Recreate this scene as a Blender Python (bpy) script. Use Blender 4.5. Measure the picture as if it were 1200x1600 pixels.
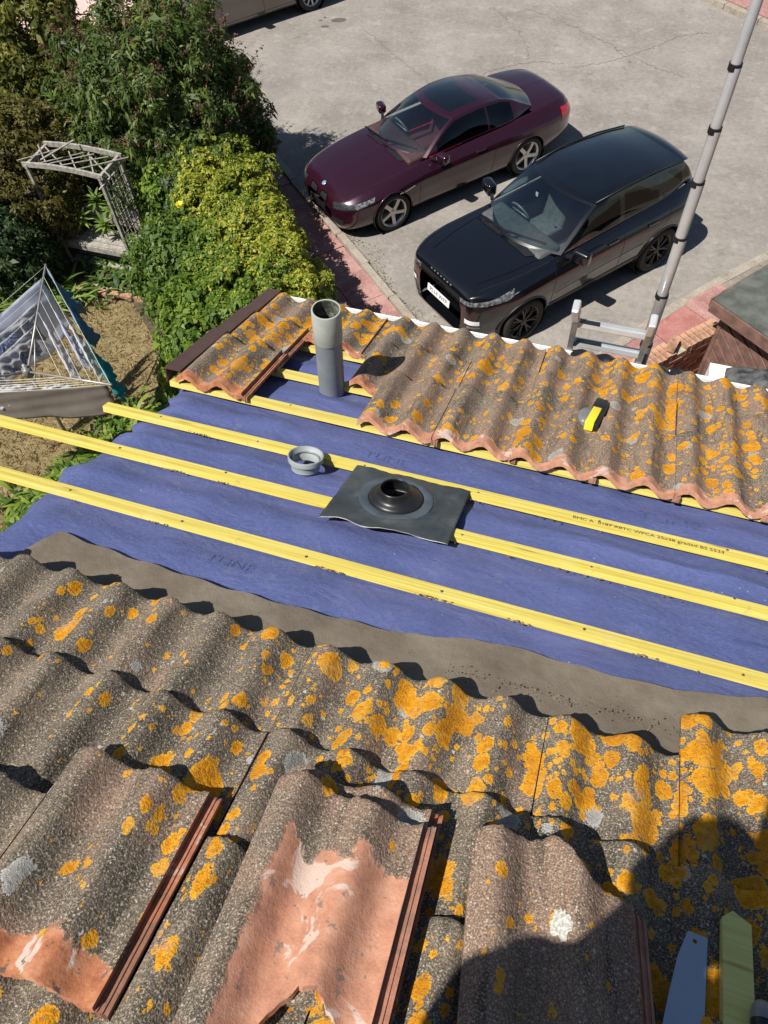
import bpy, bmesh, math, random
import numpy as np
from mathutils import Vector, Matrix
from mathutils.bvhtree import BVHTree

for _o in list(bpy.data.objects):
    bpy.data.objects.remove(_o)
SC = bpy.context.scene
COL = SC.collection
RAD = math.radians

# ------------------------------------------------------------------ camera, sky, sun, exposure
CAM_H = 7.983
R_ = Vector((0.948613, 0.313235, -0.044911))
U_ = Vector((-0.239461, 0.803365, 0.545219))
F_ = Vector((-0.206862, 0.506448, -0.83709))
cam_data = bpy.data.cameras.new('camera')
cam_data.sensor_fit = 'VERTICAL'
cam_data.sensor_height = 32.0
cam_data.lens = 23.2
cam_data.clip_start = 0.02
cam_data.clip_end = 900
cam = bpy.data.objects.new('camera', cam_data)
COL.objects.link(cam)
cam.matrix_world = Matrix(((R_.x, U_.x, -F_.x, 0), (R_.y, U_.y, -F_.y, 0), (R_.z, U_.z, -F_.z, CAM_H), (0, 0, 0, 1)))
SC.camera = cam

SUN_EL, SUN_AZ = 57.0, 38.0          # light travels towards azimuth 38 deg (from +y to +x)
LDIR = Vector((math.sin(RAD(SUN_AZ)) * math.cos(RAD(SUN_EL)), math.cos(RAD(SUN_AZ)) * math.cos(RAD(SUN_EL)), -math.sin(RAD(SUN_EL))))
world = bpy.data.worlds.new('World')
SC.world = world
world.use_nodes = True
wn = world.node_tree
bg = wn.nodes['Background']
sky = wn.nodes.new('ShaderNodeTexSky')
sky.sky_type = 'NISHITA'
sky.sun_disc = False
sky.sun_elevation = RAD(SUN_EL)
sky.sun_rotation = math.atan2(-LDIR.x, -LDIR.y)
sky.air_density = 1.0
sky.dust_density = 0.6
wn.links.new(sky.outputs[0], bg.inputs[0])
bg.inputs[1].default_value = 0.055
sun_data = bpy.data.lights.new('sun', 'SUN')
sun_data.energy = 5.0
sun_data.angle = RAD(0.5)
sun_data.color = (1.0, 0.955, 0.89)
sun = bpy.data.objects.new('sun', sun_data)
COL.objects.link(sun)
sun.rotation_euler = LDIR.to_track_quat('-Z', 'Y').to_euler()
sun.location = (-5, -8, 20)
SC.view_settings.view_transform = 'Standard'
SC.view_settings.look = 'None'
SC.view_settings.gamma = 1.0
SC.view_settings.use_curve_mapping = False
SC.view_settings.exposure = 0.45
SC.cycles.max_bounces = 5
SC.cycles.diffuse_bounces = 2
SC.cycles.glossy_bounces = 3
SC.cycles.transmission_bounces = 2
SC.cycles.transparent_max_bounces = 6
SC.cycles.caustics_reflective = False
SC.cycles.caustics_refractive = False

# ------------------------------------------------------------------ frames
SLOPE = 0.380653
RD = 1.45085
EU = Vector((1, 0, 0))
DV = Vector((0, math.cos(SLOPE), -math.sin(SLOPE)))
NH = EU.cross(DV)
CP = Vector((0, 0, CAM_H))
ROOF = Matrix(((1, 0, 0, 0), (0, DV.y, NH.y, 0), (0, DV.z, NH.z, 0), (0, 0, 0, 1)))
ROOF.translation = CP - RD * NH
def rf(u, v, h=0.0):
    return CP + EU * float(u) + DV * float(v) + NH * float(h - RD)
def rf_np(a):
    a = np.asarray(a, float)
    return np.array([0, 0, CAM_H]) + a[:, :1] * np.array(EU) + a[:, 1:2] * np.array(DV) + (a[:, 2:3] - RD) * np.array(NH)

# ------------------------------------------------------------------ materials
class NM:
    """small node-material builder"""
    def __init__(s, name):
        s.m = bpy.data.materials.new(name)
        s.m.use_nodes = True
        s.t = s.m.node_tree
        s.b = s.t.nodes['Principled BSDF']
        s.out = s.t.nodes['Material Output']
        s._pos = None
    def set(s, sock, v):
        if hasattr(v, 'is_output') or isinstance(v, bpy.types.NodeSocket):
            s.t.links.new(v, sock)
        elif isinstance(v, (tuple, list)):
            n = len(sock.default_value)
            v = tuple(v)
            sock.default_value = v + (1.0,) * (n - len(v)) if n > len(v) else v[:n]
        else:
            try:
                sock.default_value = v
            except TypeError:
                sock.default_value = (v, v, v, 1.0)[:len(sock.default_value)]
    def n(s, typ, ins=None, **props):
        nd = s.t.nodes.new(typ)
        for k, v in props.items():
            setattr(nd, k, v)
        for k, v in (ins or {}).items():
            s.set(nd.inputs[k], v)
        return nd
    @property
    def pos(s):
        if s._pos is None:
            s._pos = s.n('ShaderNodeNewGeometry').outputs['Position']
        return s._pos
    @property
    def obj(s):
        return s.n('ShaderNodeTexCoord').outputs['Object']
    def noise(s, vec, scale, detail=3, rough=0.55, dist=0.0, col=False):
        nd = s.n('ShaderNodeTexNoise', {'Vector': vec, 'Scale': scale, 'Detail': detail, 'Roughness': rough, 'Distortion': dist})
        return nd.outputs['Color' if col else 'Fac']
    def math(s, op, a, b=0.0, c=0.0, clamp=False):
        nd = s.n('ShaderNodeMath', operation=op, use_clamp=clamp)
        s.set(nd.inputs[0], a); s.set(nd.inputs[1], b); s.set(nd.inputs[2], c)
        return nd.outputs[0]
    def vmath(s, op, a, b=(0, 0, 0), scale=None):
        nd = s.n('ShaderNodeVectorMath', operation=op)
        s.set(nd.inputs[0], a)
        if scale is None:
            s.set(nd.inputs[1], b)
        else:
            s.set(nd.inputs['Scale'], scale)
        return nd.outputs[0]
    def step(s, v, a, b):
        """smooth 0..1 as v goes a..b"""
        nd = s.n('ShaderNodeMapRange', {'Value': v, 'From Min': a, 'From Max': b}, interpolation_type='SMOOTHSTEP')
        return nd.outputs[0]
    def mix(s, f, a, b):
        nd = s.n('ShaderNodeMix', data_type='RGBA')
        s.set(nd.inputs[0], f); s.set(nd.inputs[6], a); s.set(nd.inputs[7], b)
        return nd.outputs[2]
    def ramp(s, f, stops):
        nd = s.n('ShaderNodeValToRGB', {'Fac': f})
        e = nd.color_ramp.elements
        while len(e) < len(stops):
            e.new(0.5)
        for k, (p, c) in enumerate(stops):
            e[k].position = p
            e[k].color = tuple(c) + (1,)
        return nd.outputs[0]
    def bump(s, h, strength=0.5, dist=0.01, normal=None):
        ins = {'Height': h, 'Strength': strength, 'Distance': dist}
        if normal is not None:
            ins['Normal'] = normal
        return s.n('ShaderNodeBump', ins).outputs[0]
    def sep(s, v):
        return s.n('ShaderNodeSeparateXYZ', {0: v}).outputs
    def fin(s, color=None, rough=0.6, normal=None, **kw):
        if color is not None:
            s.set(s.b.inputs['Base Color'], color)
        s.set(s.b.inputs['Roughness'], rough)
        if normal is not None:
            s.set(s.b.inputs['Normal'], normal)
        for k, v in kw.items():
            s.set(s.b.inputs[k.replace('_', ' ')], v)
        return s.m

def plain(name, col, rough=0.6, var=0.12, scale=20.0, metal=0.0, bump=0.0, bscale=200.0, **kw):
    k = NM(name)
    nz = k.noise(k.obj, scale, 4)
    lo = tuple(c * (1 - var) for c in col)
    hi = tuple(min(1, c * (1 + var)) for c in col)
    c = k.mix(k.step(nz, 0.3, 0.7), lo, hi)
    nor = k.bump(k.noise(k.obj, bscale, 3), bump, 0.003) if bump else None
    return k.fin(c, rough, nor, Metallic=metal, **kw)

MAT = {}
def tile_material(name, lich_bias, tone):
    k = NM(name)
    P = k.pos
    O = k.obj
    ox, oy, oz = k.sep(O)
    rnd = k.n('ShaderNodeObjectInfo').outputs['Random']
    lich = k.n('ShaderNodeAttribute', attribute_type='OBJECT', attribute_name='lich').outputs['Fac']
    # weathered concrete
    big = k.noise(P, 9, 3, 0.6)
    base = k.ramp(big, [(0.25, (0.078 * tone, 0.067 * tone, 0.053 * tone)), (0.5, (0.130 * tone, 0.108 * tone, 0.082 * tone)), (0.75, (0.205 * tone, 0.158 * tone, 0.112 * tone))])
    warm = k.n('ShaderNodeAttribute', attribute_type='OBJECT', attribute_name='warm').outputs['Fac']
    tint = k.step(k.math('ADD', k.math('ADD', k.noise(P, 5, 3), warm), k.math('MULTIPLY', rnd, 0.15)), 0.60, 0.85)
    base = k.mix(k.math('MULTIPLY', tint, 0.65), base, (0.27, 0.165, 0.115))
    stv = k.vmath('MULTIPLY', O, (30.0, 4.5, 4.5))
    algae = k.step(k.noise(k.vmath('ADD', stv, k.vmath('SCALE', k.n('ShaderNodeCombineXYZ', {0: rnd, 1: rnd, 2: rnd}).outputs[0], scale=40.0)), 1.0, 3, 0.6), 0.50, 0.68)
    base = k.mix(k.math('MULTIPLY', algae, 0.62), base, (0.040, 0.038, 0.026))
    grain = k.noise(P, 260, 2, 0.75)
    base = k.mix(k.math('MULTIPLY', k.step(grain, 0.50, 0.68), 0.88), base, (0.46, 0.385, 0.29))
    base = k.mix(k.math('MULTIPLY', k.step(grain, 0.46, 0.30), 0.65), base, (0.022, 0.018, 0.015))
    v1 = k.n('ShaderNodeTexVoronoi', {'Vector': P, 'Scale': 150.0})
    sp = k.math('MULTIPLY', k.math('LESS_THAN', v1.outputs['Distance'], 0.30), k.math('GREATER_THAN', k.sep(v1.outputs['Color'])[0], 0.92))
    base = k.mix(k.math('MULTIPLY', sp, 0.8), base, (0.52, 0.48, 0.42))
    # unweathered clay-coloured head and side interlock
    wob = k.math('MULTIPLY', k.math('SUBTRACT', k.noise(P, 14, 3, 0.6), 0.5), 0.16)
    headw = k.n('ShaderNodeAttribute', attribute_type='OBJECT', attribute_name='head').outputs['Fac']
    head = k.step(k.math('ADD', k.math('SUBTRACT', headw, oy), wob), -0.006, 0.012)
    cmin = k.n('ShaderNodeAttribute', attribute_type='OBJECT', attribute_name='claymin').outputs['Fac']
    head = k.math('MULTIPLY', head, k.step(k.math('ADD', ox, k.math('MULTIPLY', wob, 0.35)), cmin, k.math('ADD', cmin, 0.012)))
    side = k.step(k.math('ADD', ox, k.math('MULTIPLY', wob, 0.05)), 0.2985, 0.3005)
    clay = k.ramp(k.noise(P, 22, 3, 0.65), [(0.25, (0.23, 0.075, 0.036)), (0.5, (0.43, 0.168, 0.082)), (0.72, (0.52, 0.265, 0.160))])
    scale_n = k.noise(P, 10, 3, 0.68, 1.0)
    clay = k.mix(k.math('MULTIPLY', k.step(scale_n, 0.58, 0.63), 0.85), clay, (0.58, 0.49, 0.42))
    clay = k.mix(k.step(k.noise(P, 34, 3, 0.7), 0.60, 0.68), clay, (0.12, 0.085, 0.065))
    clay = k.mix(k.math('MULTIPLY', k.step(warm, 0.18, 0.24), k.math('ADD', 0.15, k.math('MULTIPLY', grain, 0.5))), clay, (0.56, 0.36, 0.28))
    claym = k.math('MAXIMUM', head, side)
    sidec = k.mix(0.45, clay, (0.30, 0.135, 0.095))
    sidec = k.mix(k.math('MULTIPLY', k.step(big, 0.46, 0.62), 0.55), sidec, (0.17, 0.11, 0.082))
    clay = k.mix(k.math('MULTIPLY', k.step(grain, 0.50, 0.70), 0.10), clay, (0.55, 0.42, 0.32))
    clay = k.mix(side, clay, sidec)
    # lichens: orange crust, grey rosettes, tiny yellow dots
    wv = k.vmath('SUBTRACT', k.noise(P, 30, 3, 0.62, 0.0, True), (0.5, 0.5, 0.5))
    PS = k.vmath('MULTIPLY', P, (1.0, 0.80, 0.80))
    Q = k.vmath('ADD', PS, k.vmath('SCALE', wv, scale=0.020))
    field = k.math('ADD', k.noise(P, 4.2, 3, 0.5), -0.5)
    dens = k.math('ADD', k.math('MULTIPLY', field, 1.7), k.math('ADD', lich, lich_bias))
    acc = None
    for sc, kr, gate in ((7.5, 0.50, 0.70), (14.0, 0.56, 0.48), (25.0, 0.58, 0.38), (48.0, 0.50, 0.46)):
        vo = k.n('ShaderNodeTexVoronoi', {'Vector': Q, 'Scale': sc})
        cr = k.sep(vo.outputs['Color'])
        on = k.math('MULTIPLY', k.math('SUBTRACT', k.math('ADD', cr[0], dens), gate), 1.0)
        rr = k.math('MULTIPLY', k.math('MINIMUM', k.math('MAXIMUM', on, 0.0), 0.75), kr * 1.25)
        m = k.math('SUBTRACT', rr, vo.outputs['Distance'])
        m = k.math('DIVIDE', m, sc)
        acc = m if acc is None else k.math('MAXIMUM', acc, m)
    edge = k.math('ADD', acc, k.math('MULTIPLY', k.math('SUBTRACT', grain, 0.5), 0.008))
    om = k.step(edge, 0.0, 0.0022)
    om = k.math('MULTIPLY', om, k.math('SUBTRACT', 1.0, k.math('MULTIPLY', claym, 0.93)))
    gaps = k.step(k.noise(P, 95, 2, 0.75), 0.58, 0.68)
    om = k.math('MULTIPLY', om, k.math('SUBTRACT', 1.0, k.math('MULTIPLY', gaps, 0.75)))
    oc = k.ramp(k.noise(P, 60, 3, 0.7), [(0.28, (0.40, 0.155, 0.006)), (0.5, (0.60, 0.255, 0.010)), (0.72, (0.70, 0.34, 0.022))])
    oc = k.mix(k.math('MULTIPLY', k.step(edge, 0.0075, 0.001), 0.55), oc, (0.72, 0.43, 0.06))
    oc = k.mix(k.math('MULTIPLY', k.step(big, 0.52, 0.36), 0.55), oc, (0.40, 0.16, 0.012))
    oc = k.mix(k.math('MULTIPLY', k.step(big, 0.60, 0.70), 0.6), oc, (0.40, 0.27, 0.19))
    oc = k.mix(k.math('MULTIPLY', k.step(grain, 0.5, 0.36), 0.6), oc, (0.24, 0.095, 0.006))
    oc = k.mix(k.math('MULTIPLY', k.step(scale_n, 0.52, 0.66), 0.40), oc, (0.52, 0.33, 0.10))
    Q2 = k.vmath('ADD', k.vmath('ADD', P, k.vmath('SCALE', wv, scale=0.016)), (3.1, 1.7, 0.4))
    vg = k.n('ShaderNodeTexVoronoi', {'Vector': Q2, 'Scale': 11.0})
    gg = k.sep(vg.outputs['Color'])
    gm = k.math('ADD', k.math('SUBTRACT', k.math('MULTIPLY', k.step(gg[0], 0.70, 1.0), 0.38), vg.outputs['Distance']), k.math('MULTIPLY', k.math('SUBTRACT', grain, 0.5), 0.35))
    gmask = k.math('MULTIPLY', k.step(gm, 0.0, 0.03), k.math('SUBTRACT', 1.0, claym))
    gcol = k.mix(k.step(gm, 0.10, 0.0), k.mix(grain, (0.10, 0.095, 0.085), (0.46, 0.45, 0.41)), (0.50, 0.49, 0.45))
    vt = k.n('ShaderNodeTexVoronoi', {'Vector': Q2, 'Scale': 48.0})
    tm = k.math('MULTIPLY', k.math('LESS_THAN', k.math('ADD', vt.outputs['Distance'], k.math('MULTIPLY', grain, 0.3)), 0.36), k.math('GREATER_THAN', k.sep(vt.outputs['Color'])[1], 0.95))
    col = k.mix(k.math('MULTIPLY', tm, 0.75), base, (0.50, 0.48, 0.43))
    col = k.mix(claym, col, clay)
    col = k.mix(k.math('MULTIPLY', gmask, 0.9), col, gcol)
    col = k.mix(om, col, oc)
    hgt = k.math('ADD', k.math('MULTIPLY', grain, 0.55), k.math('MULTIPLY', k.noise(P, 110, 2, 0.65), 0.9))
    hgt = k.math('MULTIPLY', hgt, k.math('SUBTRACT', 1.0, k.math('MULTIPLY', claym, 0.65)))
    nor = k.bump(hgt, 0.85, 0.0038)
    return k.fin(col, 0.92, nor, Specular_IOR_Level=0.15)

MAT['tile'] = tile_material('weathered_tile', 0.0, 1.0)

def membrane_material():
    k = NM('blue_membrane')
    P = k.pos
    fib = k.noise(k.n('ShaderNodeMapping', {'Vector': P, 'Scale': (1.0, 3.0, 1.0)}).outputs[0], 60, 5, 0.7)
    c = k.ramp(fib, [(0.25, (0.058, 0.074, 0.188)), (0.55, (0.088, 0.110, 0.258)), (0.8, (0.130, 0.156, 0.330))])
    c = k.mix(k.math('MULTIPLY', k.step(k.noise(P, 2.4, 3, 0.6), 0.42, 0.68), 0.5), c, (0.12, 0.135, 0.30))
    c = k.mix(k.math('MULTIPLY', k.step(k.noise(P, 8, 4, 0.78), 0.58, 0.76), 0.26), c, (0.25, 0.25, 0.29))
    vs = k.n('ShaderNodeTexVoronoi', {'Vector': P, 'Scale': 38.0})
    sp = k.math('MULTIPLY', k.math('LESS_THAN', vs.outputs['Distance'], 0.10), k.math('GREATER_THAN', k.sep(vs.outputs['Color'])[0], 0.93))
    c = k.mix(k.math('MULTIPLY', sp, 0.7), c, (0.42, 0.40, 0.38))
    h = k.math('ADD', k.noise(P, 420, 2, 0.6), k.math('MULTIPLY', k.noise(k.n('ShaderNodeMapping', {'Vector': P, 'Rotation': (0, 0, 0.7), 'Scale': (1, 2.0, 1)}).outputs[0], 5, 4, 0.55, 0.8), 5.0))
    return k.fin(c, 0.62, k.bump(h, 0.55, 0.004), Specular_IOR_Level=0.3)
MAT['membrane'] = membrane_material()

def batten_material(name, c0, c1, c2):
    k = NM(name)
    O = k.obj
    st = k.n('ShaderNodeMapping', {'Vector': O, 'Scale': (0.6, 26.0, 26.0)}).outputs[0]
    g = k.noise(st, 3.0, 5, 0.6, 0.4)
    c = k.ramp(g, [(0.3, c0), (0.52, c1), (0.75, c2)])
    wv = k.n('ShaderNodeMapping', {'Vector': O, 'Scale': (1.6, 14.0, 14.0)}).outputs[0]
    kn = k.n('ShaderNodeTexVoronoi', {'Vector': wv, 'Scale': 1.7})
    c = k.mix(k.math('MULTIPLY', k.step(kn.outputs['Distance'], 0.17, 0.05), 0.8), c, (0.30, 0.17, 0.03))
    c = k.mix(k.math('MULTIPLY', k.step(k.noise(O, 5, 4, 0.6), 0.52, 0.72), 0.35), c, (0.66, 0.56, 0.22))
    c = k.mix(k.math('MULTIPLY', k.step(k.noise(O, 24, 4, 0.75), 0.60, 0.74), 0.55), c, (0.28, 0.20, 0.07))
    rnd = k.n('ShaderNodeObjectInfo').outputs['Random']
    c = k.mix(k.math('MULTIPLY', rnd, 0.45), c, k.mix(g, (0.40, 0.31, 0.11), (0.72, 0.62, 0.30)))
    return k.fin(c, 0.75, k.bump(g, 0.4, 0.004), Specular_IOR_Level=0.2)
MAT['batten'] = batten_material('treated_batten', (0.48, 0.36, 0.045), (0.64, 0.53, 0.095), (0.72, 0.63, 0.20))
MAT['offcut'] = batten_material('pale_batten', (0.52, 0.50, 0.13), (0.62, 0.60, 0.19), (0.66, 0.64, 0.26))

def felt_material():
    k = NM('old_felt')
    P = k.pos
    c = k.ramp(k.noise(P, 6, 6, 0.65), [(0.25, (0.115, 0.094, 0.070)), (0.5, (0.172, 0.142, 0.107)), (0.78, (0.245, 0.208, 0.162))])
    c = k.mix(k.math('MULTIPLY', k.step(k.noise(k.n('ShaderNodeMapping', {'Vector': P, 'Scale': (0.8, 3.2, 1)}).outputs[0], 7, 5, 0.7), 0.60, 0.72), 0.5), c, (0.24, 0.145, 0.095))
    c = k.mix(k.math('MULTIPLY', k.step(k.noise(P, 260, 2), 0.60, 0.75), 0.3), c, (0.28, 0.24, 0.19))
    return k.fin(c, 0.9, k.bump(k.math('ADD', k.noise(P, 300, 2), k.math('MULTIPLY', k.noise(P, 18, 4), 3.0)), 0.5, 0.003), Specular_IOR_Level=0.15)
MAT['felt'] = felt_material()

def concrete_material(name, a, b, c_, sc=1.0, pink=False):
    k = NM(name)
    P = k.pos
    c = k.ramp(k.noise(P, 0.8 * sc, 6, 0.62), [(0.28, a), (0.52, b), (0.75, c_)])
    patch = k.step(k.noise(P, 3.1 * sc, 5, 0.7), 0.52, 0.68)
    c = k.mix(k.math('MULTIPLY', patch, 0.40), c, tuple(x * 1.22 for x in c_))
    dk = k.step(k.noise(k.vmath('ADD', P, (7.3, 2.2, 0)), 1.7 * sc, 6, 0.72), 0.56, 0.72)
    c = k.mix(k.math('MULTIPLY', dk, 0.48), c, tuple(x * 0.66 for x in a))
    mt = k.noise(P, 11 * sc, 3, 0.7)
    c = k.mix(k.math('MULTIPLY', k.step(mt, 0.52, 0.70), 0.30), c, tuple(x * 1.25 for x in c_))
    c = k.mix(k.math('MULTIPLY', k.step(mt, 0.48, 0.32), 0.32), c, tuple(x * 0.72 for x in a))
    gr = k.noise(P, 48, 2, 0.8)
    c = k.mix(k.math('MULTIPLY', k.step(gr, 0.56, 0.72), 0.38), c, tuple(min(1, x * 1.5) for x in c_))
    c = k.mix(k.math('MULTIPLY', k.step(gr, 0.44, 0.28), 0.42), c, tuple(x * 0.5 for x in a))
    return k.fin(c, 0.9, k.bump(k.math('ADD', gr, k.math('MULTIPLY', k.noise(P, 6, 4), 2.0)), 0.35, 0.012), Specular_IOR_Level=0.2)
MAT['forecourt'] = concrete_material('worn_concrete', (0.182, 0.164, 0.145), (0.245, 0.222, 0.198), (0.305, 0.278, 0.250))
MAT['kerb'] = concrete_material('kerb_concrete', (0.22, 0.19, 0.155), (0.31, 0.27, 0.22), (0.40, 0.35, 0.29), 3.0)
MAT['pinkslab'] = concrete_material('pink_slab', (0.24, 0.12, 0.105), (0.34, 0.185, 0.165), (0.45, 0.275, 0.245), 2.5)
MAT['redslab'] = concrete_material('red_slab', (0.26, 0.10, 0.085), (0.36, 0.155, 0.135), (0.42, 0.21, 0.18), 2.5)
MAT['greyslab'] = concrete_material('grey_slab', (0.16, 0.14, 0.115), (0.22, 0.195, 0.16), (0.29, 0.26, 0.22), 2.5)
MAT['palepink'] = concrete_material('pale_pink_paving', (0.46, 0.30, 0.26), (0.58, 0.40, 0.36), (0.66, 0.50, 0.45), 1.0)
MAT['soil'] = plain('soil', (0.085, 0.060, 0.040), 0.95, 0.4, 9, bump=0.8, bscale=40)
def lawn_material():
    k = NM('dry_lawn')
    P = k.pos
    c = k.ramp(k.noise(P, 5, 6, 0.7), [(0.25, (0.13, 0.10, 0.045)), (0.5, (0.25, 0.19, 0.095)), (0.75, (0.36, 0.28, 0.155))])
    return k.fin(c, 0.95, k.bump(k.noise(P, 90, 3), 0.8, 0.02), Specular_IOR_Level=0.1)
MAT['lawn'] = lawn_material()
MAT['white_pvc'] = plain('white_upvc', (0.78, 0.78, 0.76), 0.35, 0.05, 8)
MAT['brown_pvc'] = plain('brown_upvc', (0.070, 0.038, 0.030), 0.42, 0.10, 14)
MAT['grey_pvc'] = plain('grey_soil_pipe', (0.205, 0.225, 0.235), 0.45, 0.12, 10)
MAT['pale_pvc'] = plain('pale_grey_pipe', (0.33, 0.345, 0.30), 0.5, 0.12, 12)
MAT['ring_pvc'] = plain('light_grey_collar', (0.30, 0.33, 0.325), 0.45, 0.10, 12)
MAT['rubber'] = plain('black_rubber', (0.012, 0.012, 0.013), 0.38, 0.2, 20)
def lead_material():
    k = NM('flashing_sheet')
    O = k.obj
    c = k.ramp(k.noise(O, 7, 5, 0.65, 0.8), [(0.25, (0.020, 0.025, 0.028)), (0.5, (0.042, 0.050, 0.052)), (0.68, (0.075, 0.080, 0.078)), (0.82, (0.13, 0.125, 0.115))])
    return k.fin(c, 0.36, k.bump(k.noise(O, 9, 3), 0.2, 0.01), Specular_IOR_Level=0.6)
MAT['flashing'] = lead_material()
MAT['alu'] = plain('aluminium', (0.56, 0.565, 0.57), 0.26, 0.10, 6, metal=0.42)
MAT['alu_dull'] = plain('dull_aluminium', (0.38, 0.365, 0.34), 0.45, 0.22, 9, metal=0.5)
MAT['black'] = plain('black_plastic', (0.010, 0.010, 0.011), 0.4, 0.2, 30)
MAT['steelblade'] = plain('saw_steel', (0.36, 0.42, 0.50), 0.35, 0.08, 5, metal=0.6)
MAT['yellow'] = plain('yellow_plastic', (0.80, 0.62, 0.03), 0.45, 0.08, 20)
MAT['greyplast'] = plain('grey_plastic', (0.17, 0.175, 0.175), 0.35, 0.15, 18)
MAT['ink'] = plain('black_ink', (0.06, 0.05, 0.025), 0.8, 0.3, 60)
MAT['fadedink'] = plain('faded_print', (0.066, 0.086, 0.20), 0.8, 0.3, 60)
MAT['leadgrey'] = plain('grey_mineral_felt', (0.060, 0.062, 0.062), 0.85, 0.75, 22, bump=0.8, bscale=90)
MAT['shedfelt'] = plain('shed_roof_felt', (0.085, 0.090, 0.080), 0.95, 0.3, 6, bump=0.6, bscale=120)
MAT['shedwood'] = plain('brown_stained_boards', (0.165, 0.092, 0.070), 0.75, 0.3, 8, bump=0.4, bscale=40)
MAT['mortar'] = plain('lime_mortar', (0.34, 0.29, 0.22), 0.95, 0.25, 20, bump=0.5, bscale=120)
MAT['brick'] = plain('red_brick', (0.27, 0.105, 0.062), 0.9, 0.45, 14, bump=0.6, bscale=120)
MAT['palebrick'] = plain('pale_brick', (0.36, 0.20, 0.125), 0.9, 0.4, 12, bump=0.6, bscale=120)
MAT['greywood'] = plain('silvered_timber', (0.29, 0.27, 0.235), 0.85, 0.3, 18, bump=0.5, bscale=60)
MAT['bark'] = plain('bark', (0.10, 0.075, 0.050), 0.95, 0.35, 20, bump=0.6, bscale=50)
MAT['rafter'] = plain('rafter_timber', (0.30, 0.20, 0.11), 0.8, 0.2, 12)
MAT['debris'] = plain('clay_crumbs', (0.15, 0.10, 0.07), 0.95, 0.5, 90)

# ------------------------------------------------------------------ mesh helpers
def tag(o, label=None, cat=None, group=None, kind=None):
    if label: o['label'] = label
    if cat: o['category'] = cat
    if group: o['group'] = group
    if kind: o['kind'] = kind
    return o
def empty(name, loc=(0, 0, 0), rz=0.0):
    o = bpy.data.objects.new(name, None)
    o.empty_display_size = 0.1
    COL.objects.link(o)
    o.location = loc
    o.rotation_euler = (0, 0, rz)
    return o
def link(o, parent=None, keep=False):
    COL.objects.link(o)
    if parent is not None:
        o.parent = parent
        if keep:                                # mesh given in world coordinates
            p = parent
            m = Matrix.Identity(4)
            while p is not None:
                m = p.matrix_parent_inverse @ p.matrix_basis @ m if p.parent else p.matrix_basis @ m
                p = p.parent
            o.matrix_parent_inverse = m.inverted()
    return o
def mobj(name, verts, faces, mat, parent=None, smooth=False, keep=False, attr=None, sharp=None):
    me = bpy.data.meshes.new(name)
    if isinstance(verts, np.ndarray):
        verts = verts.tolist()
    me.from_pydata(verts, [], faces if not isinstance(faces, np.ndarray) else faces.tolist())
    if attr:
        for an, av in attr.items():
            a = me.attributes.new(an, 'FLOAT', 'POINT')
            a.data.foreach_set('value', np.asarray(av, np.float32))
    if isinstance(mat, (list, tuple)):
        for m_ in mat: me.materials.append(m_)
    elif mat is not None:
        me.materials.append(mat)
    if smooth:
        me.polygons.foreach_set('use_smooth', [True] * len(me.polygons))
        if sharp:
            me.set_sharp_from_angle(angle=RAD(sharp))
    me.update()
    o = bpy.data.objects.new(name, me)
    return link(o, parent, keep)
def copy_obj(o, name, parent=None, keep=False):
    c = o.copy()
    c.name = name
    c.parent = None
    return link(c, parent, keep)

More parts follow.
